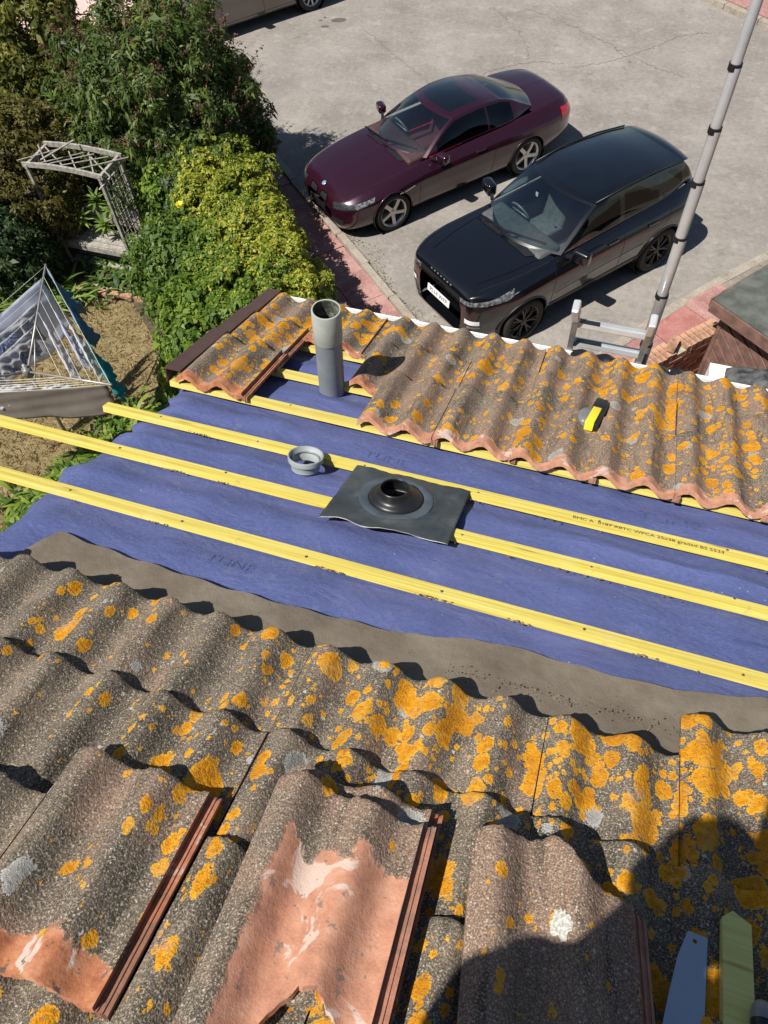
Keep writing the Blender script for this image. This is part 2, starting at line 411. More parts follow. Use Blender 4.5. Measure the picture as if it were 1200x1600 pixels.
class MB:
    def __init__(s):
        s.v = []; s.f = []
    def add(s, v, f):
        n = len(s.v)
        s.v += [tuple(p) for p in v]
        s.f += [tuple(i + n for i in q) for q in f]
        return s
    def box(s, c, size, M=None, taper=None):
        c = Vector(c); hx, hy, hz = [x / 2 for x in size]
        vs = [Vector((sx * hx, sy * hy, sz * hz)) for sz in (-1, 1) for sy in (-1, 1) for sx in (-1, 1)]
        if M is not None:
            vs = [M @ p for p in vs]
        vs = [p + c for p in vs]
        return s.add(vs, [(0, 2, 3, 1), (4, 5, 7, 6), (0, 1, 5, 4), (2, 6, 7, 3), (0, 4, 6, 2), (1, 3, 7, 5)])
    def bar(s, a, b, w, h, up=Vector((0, 0, 1))):
        a = Vector(a); b = Vector(b); d = (b - a)
        y = up.cross(d)
        if y.length < 1e-6: y = Vector((1, 0, 0)).cross(d)
        y.normalize(); z = d.normalized().cross(y)
        vs = []
        for p in (a, b):
            for sy, sz in ((-1, -1), (1, -1), (1, 1), (-1, 1)):
                vs.append(p + y * (sy * w / 2) + z * (sz * h / 2))
        return s.add(vs, [(0, 1, 2, 3)[::-1], (4, 5, 6, 7), (0, 1, 5, 4), (1, 2, 6, 5), (2, 3, 7, 6), (3, 0, 4, 7)])
    def tube(s, pts, r, n=10, caps=True):
        pts = [Vector(p) for p in pts]
        rs = r if isinstance(r, (list, tuple)) else [r] * len(pts)
        base = len(s.v)
        pd = None
        for i, p in enumerate(pts):
            d = (pts[min(i + 1, len(pts) - 1)] - pts[max(i - 1, 0)]).normalized()
            if pd is None:
                x = d.orthogonal().normalized()
            else:
                x = (x - d * x.dot(d)).normalized()
            pd = d
            y = d.cross(x)
            for j in range(n):
                a = 2 * math.pi * j / n
                s.v.append(tuple(p + (x * math.cos(a) + y * math.sin(a)) * rs[i]))
        for i in range(len(pts) - 1):
            for j in range(n):
                a = base + i * n + j; b = base + i * n + (j + 1) % n
                s.f.append((a, b, b + n, a + n))
        if caps:
            s.f.append(tuple(base + j for j in reversed(range(n))))
            s.f.append(tuple(base + (len(pts) - 1) * n + j for j in range(n)))
        return s
    def lathe(s, prof, n=32, M=None, close=False):
        base = len(s.v); m = len(prof)
        for j in range(n):
            a = 2 * math.pi * j / n
            for r, z in prof:
                p = Vector((r * math.cos(a), r * math.sin(a), z))
                s.v.append(tuple(M @ p if M is not None else p))
        for j in range(n):
            k = (j + 1) % n
            for i in range(m - 1 if not close else m):
                i2 = (i + 1) % m
                s.f.append((base + j * m + i, base + k * m + i, base + k * m + i2, base + j * m + i2))
        return s
    def build(s, name, mat, parent=None, smooth=False, keep=False, sharp=None):
        return mobj(name, s.v, s.f, mat, parent, smooth, keep, sharp=sharp)

def catmull(pts, n):
    p = np.array(pts, float)
    t = np.linspace(0, len(p) - 1, n)
    i = np.clip(t.astype(int), 0, len(p) - 2)
    f = (t - i)[:, None]
    pp = np.vstack([2 * p[0] - p[1], p, 2 * p[-1] - p[-2]])
    a, b, c, d = pp[i], pp[i + 1], pp[i + 2], pp[i + 3]
    return 0.5 * ((2 * b) + (c - a) * f + (2 * a - 5 * b + 4 * c - d) * f ** 2 + (3 * b - a - 3 * c + d) * f ** 3)
def pchip(x, y, q):
    x = np.asarray(x, float); y = np.asarray(y, float); q = np.asarray(q, float)
    if x[0] > x[-1]:
        x, y = x[::-1], y[::-1]
    h = np.diff(x); d = np.diff(y) / h
    m = np.zeros(len(x))
    m[0], m[-1] = d[0], d[-1]
    for k in range(1, len(x) - 1):
        if d[k - 1] * d[k] > 0:
            w1 = 2 * h[k] + h[k - 1]; w2 = h[k] + 2 * h[k - 1]
            m[k] = (w1 + w2) / (w1 / d[k - 1] + w2 / d[k])
    i = np.clip(np.searchsorted(x, q) - 1, 0, len(x) - 2)
    t = np.clip((q - x[i]) / h[i], 0, 1)
    return (2*t**3-3*t**2+1)*y[i] + (t**3-2*t**2+t)*h[i]*m[i] + (-2*t**3+3*t**2)*y[i+1] + (t**3-t**2)*h[i]*m[i+1]
_rs = np.random.RandomState(5)
_W = [(_rs.uniform(0.6, 1.6, 3) * f_, _rs.uniform(0, 6.3, 3), a_) for f_, a_ in ((1, 1), (2.1, .6), (4.3, .35), (8.7, .2))]
def wob(x, y, z=0.0):
    """smooth pseudo noise about -1..1, vectorised"""
    r = 0
    for f, p, a in _W:
        r = r + a * np.sin(f[0] * x + p[0] + 1.3 * np.sin(f[1] * y + p[1])) * np.cos(f[1] * y + f[2] * z + p[2])
    return r / 1.4
def quads(nx, ny, off=0):
    i = np.arange(nx - 1)[:, None]; j = np.arange(ny - 1)[None, :]
    a = (i * ny + j).ravel() + off
    return np.stack([a, a + ny, a + ny + 1, a + 1], 1)
# ------------------------------------------------------------------ ground, paving
def sheet(name, pts, z, mat, kind='structure', label=None, parent=None, thick=0.0):
    """flat polygon sheet; with thick it gets sides"""
    n = len(pts)
    vs = [(x, y, z) for x, y in pts]
    fs = [tuple(range(n))]
    if thick:
        vs += [(x, y, z - thick) for x, y in pts]
        fs += [(i, i + n, (i + 1) % n + n, (i + 1) % n) for i in range(n)]
    o = mobj(name, vs, fs, mat, parent, keep=parent is not None)
    if kind: o['kind'] = kind
    if label: o['label'] = label
    return o
ground = sheet('ground', [(-420, -420), (420, -420), (420, 420), (-420, 420)], -0.02, MAT['soil'])
E_K = Vector((0.733, -0.68, 0)); N_K = Vector((0.68, 0.733, 0)); K0 = Vector((-4.24, 9.8, 0))
def kk(a, b, z=0.0):
    p = K0 + E_K * a + N_K * b
    return (p.x, p.y, p.z + z) if z is not None else (p.x, p.y)
def kxy(a, b):
    return kk(a, b)[:2]
forecourt = sheet('forecourt', [kxy(-30, 0.0), kxy(4.6, 0.0), (0.3, 6.9), (1.16, 9.35), (5.2, 14.9), (14, 25), (14, 60), (-40, 60)], 0.0, MAT['forecourt'])
tag(forecourt, 'worn pale concrete forecourt with cracks where the cars are parked')
# cracks: thin dark joints in the concrete
def crack(pts, w, seed):
    rs = np.random.RandomState(seed)
    c = catmull(pts, len(pts) * 14)
    c = c + np.c_[rs.normal(0, 0.024, (len(c), 2))]
    d = np.gradient(c, axis=0); nn = np.c_[-d[:, 1], d[:, 0]]; nn /= np.linalg.norm(nn, axis=1)[:, None] + 1e-9
    ww = w * (0.5 + rs.uniform(0, 1, len(c)))[:, None]
    ww[0] *= .1; ww[-1] *= .1
    vs = np.vstack([np.c_[c + nn * ww / 2, np.full(len(c), 0.004)], np.c_[c - nn * ww / 2, np.full(len(c), 0.004)]])
    n = len(c)
    return mobj('crack', vs, [(i, i + n, i + n + 1, i + 1) for i in range(n - 1)], MAT['crack'], forecourt, keep=True)
MAT['crack'] = plain('crack_dirt', (0.15, 0.13, 0.11), 0.95, 0.3, 20)
CRACKS = [[(-4.0, 14.4), (-3.4, 15.6), (-2.6, 16.3), (-1.9, 16.4)], [(-1.7, 16.35), (-1.0, 16.7), (-0.2, 17.5), (0.3, 18.1), (0.9, 18.4)],
          [(-6.5, 17.0), (-5.0, 15.6), (-4.0, 14.8)], [(-3.2, 18.7), (-1.6, 17.8), (-0.4, 16.9), (0.6, 16.4)], [(-3.9, 18.6), (-3.0, 17.4), (-2.6, 16.4)],
          [(-1.0, 17.35), (-0.55, 16.75)]]
for i_, c_ in enumerate(CRACKS):
    crack(c_, 0.010, i_)
for (x, y, r1, r2) in ((-7.15, 17.2, 0.15, 0.10), (-7.35, 16.85, 0.08, 0.05), (-7.55, 17.1, 0.04, 0.03), (-7.5, 17.25, 0.03, 0.03)):
    vs = [(x + r1 * math.cos(a) * 1.1, y + r2 * math.sin(a) + 0.3 * r1 * math.cos(a), 0.005) for a in np.linspace(0, 6.283, 17)[:-1]]
    mobj('oil_spot', vs, [tuple(range(16))], plain('oil_stain', (0.10, 0.09, 0.08), 0.8, 0.3, 20), forecourt, keep=True)
# hedge-side kerb and reddish paving strip
kerbs = empty('kerb', kk(0, 0)); tag(kerbs, 'low worn concrete kerb between the hedge strip and the forecourt', kind='structure')
for i in range(14):
    a0 = -8 + i * 0.915
    j = 0.012 * math.sin(i * 2.3)
    b = MB(); b.box((0, 0, 0.03), (0.905, 0.125, 0.10))
    o = b.build('kerb_stone', MAT['kerb'], kerbs)
    o.location = Vector(kk(a0, -0.06 + j)) - kerbs.location
    o.rotation_euler = (0, 0.004 * math.sin(i * 5.1), math.atan2(E_K.y, E_K.x) + 0.006 * math.sin(i * 3.7))
hstrip = empty('hedge_strip_paving', kk(0, -.6)); tag(hstrip, 'reddish paving strip shaded by the golden hedge', kind='structure')
sl = None
for i in range(18):
    for j in range(2):
        a0 = -8 + i * 0.70
        if sl is None:
            b = MB(); b.box((0, 0, -0.02), (0.688, 0.54, 0.09)); sl = b.build('paving_slab', MAT['pinkslab'], hstrip); o = sl
        else:
            o = copy_obj(sl, 'paving_slab', hstrip)
        o.location = Vector(kk(a0 + 0.1 * j, -0.40 - j * 0.55, 0.006 * math.sin(i * 4.1 + j))) - hstrip.location
        o.rotation_euler = (0.006 * math.sin(i + j), 0.006 * math.cos(3 * i), math.atan2(E_K.y, E_K.x) + .005 * math.sin(7 * i))
# right-hand kerb, footpath slabs
rk = [(-0.45, 7.28), (-0.06, 7.86), (0.55, 8.8), (1.16, 9.70), (1.77, 10.48), (2.39, 11.23), (3.4, 12.4), (5.4, 14.7)]
rkerb = empty('kerb', (1.16, 9.7, 0)); tag(rkerb, 'pale dropped kerb line beside the pink paving slabs', kind='structure')
for (x0, y0), (x1, y1) in zip(rk[:-1], rk[1:]):
    b = MB(); d = Vector((x1 - x0, y1 - y0, 0)); L = d.length
    b.box((0, 0, 0.0), (L - 0.012, 0.15, 0.05))
    o = b.build('kerb_stone', MAT['kerb'], rkerb)
    o.location = Vector(((x0 + x1) / 2, (y0 + y1) / 2, 0.0)) - rkerb.location
    o.rotation_euler = (0, 0, math.atan2(d.y, d.x))
foot = empty('pavement', (1.6, 9.2, 0)); tag(foot, 'pink and red paving slabs between the kerb and the brick wall', kind='structure')
pk = Vector((0.60, 0.80, 0)); pn = Vector((0.80, -0.60, 0))
cellm = ['pinkslab', 'pinkslab', 'pinkslab', 'redslab', 'pinkslab', 'greyslab', 'greyslab', 'greyslab', 'greyslab']
for i in range(9):
    for j in range(3):
        b = MB(); b.box((0, 0, -0.03), (0.79, 0.69, 0.10))
        o = b.build('paving_slab', MAT[cellm[i] if j == 0 or i > 4 else ('pinkslab' if i != 2 else 'redslab')], foot)
        base = Vector((-0.18, 6.65, 0)) + pk * (i * 0.80 + 0.5) + pn * (-0.37 + j * 0.70)
        base.z = 0.008 * math.sin(i * 2.1 + j * 3.3)
        o.location = base - foot.location
        o.rotation_euler = (0.008 * math.sin(i * 3 + j), 0.008 * math.cos(i * 2 + j), math.atan2(pk.y, pk.x) + 0.008 * math.sin(5 * i + j))
# far top-right kerb and pavement
fk = empty('kerb', (1.4, 19.5, 0)); tag(fk, 'curved concrete kerb of the far pavement behind the pole', kind='structure')
for i in range(8):
    a = Vector((-0.75, 20.9, 0)) + Vector((0.80, -0.60, 0)) * (i * 0.92)
    b = MB(); b.box((0, 0, 0.04), (0.905, 0.15, 0.16)); o = b.build('kerb_stone', MAT['kerb'], fk); o.location = a - fk.location; o.rotation_euler = (0, 0, math.atan2(-0.6, 0.8))
farp = empty('pavement', (3, 21, 0)); tag(farp, 'pink block pavement beyond the far kerb', kind='structure')
for i in range(10):
    for j in range(4):
        b = MB(); b.box((0, 0, 0.05), (0.74, 0.74, 0.12)); o = b.build('paving_slab', MAT['pinkslab'], farp)
        p = Vector((-0.45, 21.2, 0)) + Vector((0.80, -0.60, 0)) * (i * 0.75) + Vector((0.60, 0.80, 0)) * (j * 0.75 + 0.1)
        o.location = p - farp.location; o.rotation_euler = (0, 0, math.atan2(-0.6, 0.8))
# pale pink paving top left behind the bushes
tl = empty('pavement', (-13.2, 16.2, 0)); tag(tl, 'pale pink paving behind the tall flowering bush', kind='structure')
for i in range(5):
    for j in range(5):
        b = MB(); b.box((0, 0, 0.0), (1.18, 0.88, 0.06)); o = b.build('paving_slab', MAT['palepink'], tl)
        o.location = Vector((-16.6 + i * 1.1 + j * 0.25, 13.2 + j * 0.9 + i * 0.25, 0.01)) - tl.location
        o.rotation_euler = (0, 0, 0.2)
b = MB()
for i in range(6):
    b.box((-16.2 + i * 1.12, 17.15 + i * 0.27, 0.2), (1.1, 0.14, 0.42), Matrix.Rotation(0.235, 3, 'Z'))
tlw = b.build('garden_wall', plain('painted_render', (0.42, 0.33, 0.28), 0.9, 0.2, 5)); tag(tlw, 'low rendered garden wall behind the pale pink paving', 'wall')
# garden: soil, lawn, brick edging
garden = sheet('garden_bed', [kxy(-12, -0.95), kxy(6.5, -0.95), (-1.4, 2.4), (-14, 2.4), (-20, 10), (-18, 13.0)], -0.005, MAT['soil'])
garden['label'] = 'dark soil of the garden beds under the shrubs'
lawn = sheet('lawn', [(-8.15, 7.42), (-7.1, 7.48), (-6.45, 6.9), (-5.9, 6.2), (-5.7, 5.2), (-5.4, 4.3), (-4.6, 2.6), (-4.2, -1.5), (-12.5, -1.5), (-12.0, 4.0), (-9.8, 5.5), (-8.8, 6.6)], 0.0, MAT['lawn'])
lawn['label'] = 'parched straw-coloured lawn around the clothes airer'
rs = np.random.RandomState(3)
edging = empty('brick_edging', (-7.6, 7.52, 0)); tag(edging, 'short row of bricks and mortar edging the dry lawn', 'edging')
for i in range(6):
    b = MB(); b.box((0, 0, 0.03), (0.20, 0.10, 0.07)); o = b.build('brick', MAT['palebrick'], edging)
    o.location = (-0.52 + i * 0.215, 0.012 * i + rs.uniform(-.008, .008), 0); o.rotation_euler = (0, rs.uniform(-.03, .03), 0.06 + rs.uniform(-.04, .04))
for i in range(10):
    b = MB(); b.box((0, 0, 0.02), (rs.uniform(.06, .16), rs.uniform(.06, .1), 0.05)); o = b.build('rubble_stone', MAT['mortar'], edging)
    o.location = (-0.5 + i * 0.115, 0.14 + rs.uniform(-.03, .05), 0); o.rotation_euler = (rs.uniform(-.1, .1), rs.uniform(-.1, .1), rs.uniform(0, 3))

# ------------------------------------------------------------------ house and roof
house = empty('house', (1.0, -1.0, 0))
tag(house, 'house roof half stripped to blue membrane, yellow battens and lichen-covered tiles', 'house')
b = MB(); b.box((1.9, -1.05, 2.6), (6.8, 6.9, 5.2)); b.build('wall', MAT['brick'], house, keep=True)
UL, UR = -1.60, 3.6
# rafters and ridge side
for i, u in enumerate(np.arange(-1.5, UR, 0.42)):
    b = MB(); b.bar(rf(u, -1.2, -0.10), rf(u, 3.38, -0.10), 0.045, 0.10, NH); b.build('rafter', MAT['rafter'], house, keep=True)
b = MB(); b.add([rf(-1.55, -1.2, -0.155), rf(UR, -1.2, -0.155), rf(UR, 3.36, -0.155), rf(-1.55, 3.36, -0.155)], [(0, 1, 2, 3)]); b.build('roof_deck', MAT['rafter'], house, keep=True)
ry = rf(0, -1.2, -0.05)
b = MB(); b.add([(-1.6, ry.y, ry.z), (UR, ry.y, ry.z), (UR, ry.y - 4.2, ry.z - 1.7), (-1.6, ry.y - 4.2, ry.z - 1.7)], [(3, 2, 1, 0)]); b.build('rear_roof', MAT['felt'], house, keep=True)

def mem_h(uu, vv, h0, seed):
    raf = -0.012 * np.abs(np.sin(math.pi * (uu + 1.5) / 0.42)) ** 0.8
    bat = np.cos(2 * math.pi * (vv - 1.64) / 0.2834)          # up at the battens
    bulge = 0.013 * np.maximum(0, -bat) * (0.5 + 0.6 * wob(uu * 2.3, vv * 4.0, seed))
    rip = 0.0045 * wob(uu * 7 + vv * 5, vv * 9 - uu * 3, seed) * (1 - 0.7 * np.maximum(0, bat))
    crease = 0.006 * np.exp(-((vv - 1.80 - 0.03 * np.sin(uu * 2.1 + seed)) / 0.012) ** 2) + 0.007 * np.exp(-((vv - 2.075 - 0.02 * np.sin(uu * 1.7 + 2 * seed)) / 0.014) ** 2) * (0.5 + 0.5 * np.sin(uu * 3.1))
    return h0 + np.minimum(raf + bulge + rip + crease * np.maximum(0, -bat + .2), 0.014 * np.maximum(0, -bat) + 0.0)
def membrane(name, u0, u1, v0, v1, h0, seed, curl=0.0):
    nu, nv = 170, 90
    U, V = np.meshgrid(np.linspace(0, 1, nu), np.linspace(0, 1, nv), indexing='ij')
    le = u0 + 0.018 * np.sin(V * 31 + seed) + 0.012 * np.sin(V * 77 + 2 * seed)
    uu = le + (u1 - le) * U
    vv = v0 + (v1 - v0) * V
    hh = mem_h(uu, vv, h0, seed)
    if curl:
        hh += curl * np.clip(V * 30 - 29, 0, 1) * (0.5 + wob(uu * 3, seed * 1.0)) * .4
    droop = np.clip((le + 0.10 - uu) / 0.10, 0, 1)
    hh -= 0.03 * droop ** 2
    P = rf_np(np.c_[uu.ravel(), vv.ravel(), hh.ravel()])
    return mobj(name, P, quads(nu, nv), MAT['membrane'], house, smooth=True, keep=True)
membrane('roof_membrane', UL, UR, 2.00, 3.47, -0.034, 1.0)
membrane('roof_membrane', UL - 0.02, UR, -0.60, 2.055, -0.028, 2.2, 0.012)
# dashed lap lines printed on the membrane
def dashes(v, u0, u1, slope, drape):
    b = MB(); u = u0
    while u < u1:
        w = 0.017; q = [(u, v + slope * u), (u + w, v + slope * (u + w)), (u + w, v + 0.0024 + slope * (u + w)), (u, v + 0.0024 + slope * u)]
        b.add([rf(a, c, float(mem_h(np.array(a), np.array(c), *drape)) + 0.0015) for a, c in q], [(0, 1, 2, 3)]); u += 0.026
    o = b.build('printed_dashed_line', MAT['fadedink'], house, keep=True); o['kind'] = 'stuff'
dashes(1.785, -1.5, 1.6, 0.004, (-0.028, 2.2)); dashes(2.03, -1.5, 1.6, 0.002, (-0.028, 2.2))
# battens
BT0, BG = 1.6235, 0.28335
def batten(u0, u1, v, name='batten', skew=0.0, h=-0.0125, seed=0):
    b = MB(); n = 24
    rs = np.random.RandomState(seed)
    vs = []
    for i in range(n + 1):
        t = i / n; u = u0 + (u1 - u0) * t
        dv = skew * (u - u0) + 0.002 * math.sin(t * 5 + seed) ; dh = 0.0012 * math.sin(t * 9 + seed * 2)
        for a, c in ((-.019, -.0125), (.019, -.0125), (.019, .0125), (-.019, .0125)):
            vs.append(rf(u, v + dv + a, h + dh + c))
    fs = [(3, 2, 1, 0), tuple(4 * n + k for k in range(4))]
    for i in range(n):
        for k in range(4):
            a = 4 * i + k; c = 4 * i + (k + 1) % 4
            fs.append((a, c, c + 4, a + 4))
    mid = rf((u0 + u1) / 2, v, h)
    M = ROOF.copy(); M.translation = mid
    Mi = M.inverted()
    o = mobj(name, [tuple(Mi @ p) for p in vs], fs, MAT['batten'], house)
    o.matrix_parent_inverse = Matrix.Translation(-Vector(house.location))
    o.matrix_basis = M
    nb = MB()
    for uu in np.arange(-1.5, u1, 0.42):
        if uu < u0: continue
        c = Vector((uu + rs.normal(0, .004) - (u0 + u1) / 2, skew * (uu - u0) + rs.normal(0, .006), 0.0128))
        nb.add([c + Vector((.0042 * math.cos(a), .0042 * math.sin(a), 0.0012)) for a in np.linspace(0, 6.283, 9)[:-1]] + [c + Vector((.0046 * math.cos(a), .0046 * math.sin(a), -.001)) for a in np.linspace(0, 6.283, 9)[:-1]], [tuple(range(8))] + [(i, i + 8, (i + 1) % 8 + 8, (i + 1) % 8) for i in range(8)])
    nl = nb.build('nails', MAT['nail'], o)
    nl['kind'] = 'stuff'
    return o
MAT['nail'] = plain('nail_head', (0.16, 0.15, 0.14), 0.5, 0.3, 60, metal=0.6)
batten(-1.95, 3.4, BT0 - 0.019 + 0.02, seed=1)
batten(-2.25, 3.4, BT0 + BG, seed=2, skew=0.004)
batten(-1.735, 3.4, BT0 + 2 * BG - 0.028, seed=3, skew=0.006)
batten(-1.62, 3.4, BT0 + 3 * BG - 0.012, seed=4)
batten(-1.62, 3.4, BT0 + 4 * BG - 0.010, seed=5)
batten(-1.62, 3.4, BT0 + 5 * BG, seed=6)
for k in range(1, 4):
    batten(-1.60, 3.4, BT0 - k * BG - 0.13, seed=6 + k, h=-0.0135)
# grade stamp on the batten
def text_mesh(body, size, mat, name, parent, M, keep=True, extrude=0.0, sx=1.0):
    cu = bpy.data.curves.new(name, 'FONT')
    cu.body = body; cu.size = size; cu.align_x = 'CENTER'; cu.align_y = 'CENTER'; cu.extrude = extrude; cu.resolution_u = 2
    t = bpy.data.objects.new(name, cu)
    me = bpy.data.meshes.new_from_object(t)
    bpy.data.objects.remove(t)
    me.materials.clear(); me.materials.append(mat)
    me.transform(Matrix.Diagonal((sx, 1, 1, 1)))
    me.transform(M)
    o = bpy.data.objects.new(name, me)
    return link(o, parent, keep)
def roof_text(body, u, v, h, size, mat, name, rot=0.0, sx=1.0, drape=None):
    M = Matrix.Translation((u, v, 0)) @ Matrix.Rotation(rot, 4, 'Z')
    o = text_mesh(body, size, mat, name, house, M, sx=sx)
    for w in o.data.vertices:
        hh = h if drape is None else float(mem_h(np.array(w.co.x), np.array(w.co.y), *drape)) + 0.0016
        w.co = rf(w.co.x, w.co.y, hh)
    return o
roof_text('BMC A  0187 A8TC WPCA 25x38 graded BS 5534', 0.337, BT0 + 2 * BG - 0.028 - 0.004, 0.0020, 0.0215, MAT['ink'], 'grade_stamp', 0.004, 1.10)
for u, t in ((0.25, 'A8TC'), (0.40, 'WPCA'), (0.56, '25x38')):
    roof_text(t, u, BT0 + 3 * BG - 0.016, 0.0018, 0.021, MAT['ink'], 'grade_stamp')
for u, v, t, s_ in ((0.42, 2.335, 'TLINE', 0.075), (-0.62, 2.30, 'TLINE', 0.06), (-0.87, 1.53, 'TLINE', 0.055)):
    roof_text(t, u, v, 0, s_, MAT['fadedink'], 'faint_print', 0.0, 1.1, (-0.034, 1.0) if v > 2.06 else (-0.028, 2.2))
# old underlay felt
def felt():
    nu, nv = 200, 26
    us = np.linspace(-1.45, UR, nu)
    up = np.interp(us, [-1.45, -1.41, -1.14, -0.87, -0.59, -0.28, -0.02, 0.34, 0.50, 0.66, 1.2, UR], [1.30, 1.445, 1.42, 1.408, 1.410, 1.432, 1.498, 1.495, 1.515, 1.565, 1.57, 1.56]) + 0.004 * np.sin(us * 40)
    V = np.linspace(0, 1, nv)
    uu = np.repeat(us[:, None], nv, 1); vv = 0.75 + (up[:, None] - 0.75) * V[None, :]
    hh = -0.012 + 0.006 * wob(uu * 3, vv * 5, 3.0) + 0.002 * wob(uu * 14, vv * 11, 1.0) - 0.004 * np.clip(V * 8 - 7, 0, 1)[None, :]
    hh = np.maximum(hh, -0.0235) * np.ones_like(uu)
    hh = np.where(np.abs(vv - 1.21) < 0.03, np.maximum(hh, 0.0), hh)
    P = rf_np(np.c_[uu.ravel(), vv.ravel(), hh.ravel()])
    o = mobj('old_felt_underlay', P, quads(nu, nv), MAT['felt'], house, smooth=True, keep=True)
    o['label'] = 'old brown underlay felt lapped over the blue membrane'
felt()

# ------------------------------------------------------------------ tiles
TL, TA, TT, PER = 0.40, 0.041, 0.013, 0.15
def tile_prof(x):
    w = 0.5 * (1 + np.cos(2 * math.pi * (x - 0.045) / PER))
    z = TT + TA * w ** 1.1
    fl = x > 0.30
    z = np.where(fl, 0.011 - 0.0030 * ((np.abs(x - 0.3075) < 0.0024) | (np.abs(x - 0.3175) < 0.0024)), z)
    return z
def tile_mesh(name, seed, x0=0.0, x1=0.33, head=None, tail=None, ny=20, rough=0.0012):
    rs = np.random.RandomState(seed)
    xs = list(np.arange(x0, min(x1, 0.30) - 1e-6, 0.0075)) + ([0.2998, 0.3004, 0.3048, 0.3054, 0.3096, 0.3102, 0.3148, 0.3154, 0.3196, 0.3202, 0.325] if x1 > 0.31 else [x1])
    xs = np.array([x for x in xs if x >= x0 - 1e-9]); nx = len(xs)
    yh = np.zeros(nx) if head is None else np.array([head(x) for x in xs])
    yt = np.full(nx, TL) if tail is None else np.array([tail(x) for x in xs])
    yt = yt + rough * rs.normal(0, 1, nx) + 0.0015 * np.sin(xs * 37 + seed); yh = yh + rough * rs.normal(0, 1, nx)
    T = np.linspace(0, 1, ny); T = 0.5 - 0.5 * np.cos(math.pi * T) * 1.0
    X = np.repeat(xs[:, None], ny, 1)
    Y = yh[:, None] + (yt - yh)[:, None] * T[None, :]
    Z = np.repeat(tile_prof(xs)[:, None], ny, 1) + 0.0009 * wob(X * 60, Y * 50, seed)
    rnd_ = 0.003 * (np.clip(1 - (yt[:, None] - Y) / 0.006, 0, 1) ** 2)
    Z = Z - rnd_
    zb = np.repeat(np.where(xs > 0.30, -0.002, tile_prof(xs) - TT)[:, None], ny, 1) - 0.010 * (Y - yh[:, None] < 0.016)
    top = np.c_[X.ravel(), Y.ravel(), Z.ravel()]; bot = np.c_[X.ravel(), Y.ravel(), zb.ravel()]
    N = nx * ny
    f = [tuple(q) for q in quads(nx, ny).tolist()] + [tuple(q[::-1]) for q in quads(nx, ny, N).tolist()]
    for i in range(nx - 1):
        a, c = i * ny, (i + 1) * ny
        f.append((a, a + N, c + N, c)); a += ny - 1; c += ny - 1; f.append((a, c, c + N, a + N))
    for j in range(ny - 1):
        a = j; f.append((a, a + 1, a + 1 + N, a + N)); a = (nx - 1) * ny + j; f.append((a, a + N, a + N + 1, a + 1))
    me = bpy.data.meshes.new(name)
    me.from_pydata(np.vstack([top, bot]).tolist(), [], f)
    me.materials.append(MAT['tile'])
    me.polygons.foreach_set('use_smooth', [True] * len(me.polygons))
    me.set_sharp_from_angle(angle=RAD(40))
    return me
TILES = [tile_mesh('roof_tile', k) for k in range(5)]
trs = np.random.RandomState(11)
def put_tile(u, vtail, h=0.0, me=None, parent=house, lich=0.1, head=0.0, rot=0.0, tilt=0.070, jit=1.0, name='roof_tile', roll=0.0, L=TL, warm=0.0, claymin=-1.0):
    me = me or TILES[trs.randint(len(TILES))]
    o = bpy.data.objects.new(name, me)
    COL.objects.link(o)
    M = ROOF @ Matrix.Translation((u + jit * trs.normal(0, .0016), vtail - L * math.cos(rot) + jit * trs.normal(0, .0025), h)) @ Matrix.Rotation(rot + jit * trs.normal(0, .004), 4, 'Z') @ Matrix.Rotation(tilt + jit * trs.normal(0, .004), 4, 'X') @ Matrix.Rotation(roll, 4, 'Y')
    if parent is not None:
        o.parent = parent
        o.matrix_parent_inverse = Matrix.Translation(-Vector(parent.location))
    o.matrix_basis = M
    o['lich'] = float(lich); o['head'] = float(head); o['warm'] = float(warm); o['claymin'] = float(claymin)
    return o
def lich_near(u, v):
    return float(np.interp(u, [-1.5, -0.9, -0.55, -0.2, 0.1, 0.3, 0.8, 2.5], [-0.10, -0.02, 0.20, 0.32, 0.36, 0.42, 0.46, 0.3])) + (-0.04 if v < 1.0 else 0.0)
UJ = -0.174
for course, (vt, k0, k1) in enumerate(((1.235, -5, 9), (0.961, -5, 9), (0.687, -5, 9), (0.412, -5, 9), (0.137, 2, 9))):
    for k in range(k0, k1):
        u = UJ + 0.30 * k
        if (course == 2 and -1.15 < u < -0.7) or (course == 3 and u < 0.1):
            continue
        slip = 0.125 if (course == 0 and k == 2) else (0.15 if course == 0 and k > 2 else 0.0)
        if course == 0 and k > 2: slip = 0.14
        put_tile(u, vt + slip, 0.002, lich=lich_near(u + .15, vt - 0.1), head=0.0)
for u in (-1.374, -1.074, -0.774):
    put_tile(u, 0.425, -0.022, lich=0.12, tilt=0.03)
# far courses near the eave
UF = -0.78
for k in range(0, 10):
    u = UF + 0.30 * k
    for vt, hd in ((3.42, 0.0), (3.125, 0.0), (2.815, 0.040)):
        put_tile(u, vt + (0.01 * math.sin(k * 1.7) if vt < 3 else 0), 0.004, lich=float(np.interp(k, [0, 1, 2, 3, 4, 5, 9], [0.06, 0.10, 0.20, 0.27, 0.16, 0.02, 0.1])), head=hd, warm=0.22)
cut = tile_mesh('roof_tile', 21, 0.16, 0.33)
put_tile(-1.08, 3.135 - 0.03, 0.004, me=cut, lich=0.0, head=0.035, warm=0.2)
put_tile(-1.08, 3.42, 0.002, me=tile_mesh('roof_tile', 22, 0.10, 0.33), lich=0.1)
put_tile(-1.28, 3.42, 0.001, me=tile_mesh('roof_tile', 23, 0.0, 0.30), lich=0.3, head=0.03)
for vt, hd in ((3.42, 0.0), (3.125, 0.0), (2.83, 0.05)):
    put_tile(-1.58, vt, 0.004, lich=0.30, head=hd, warm=0.15)
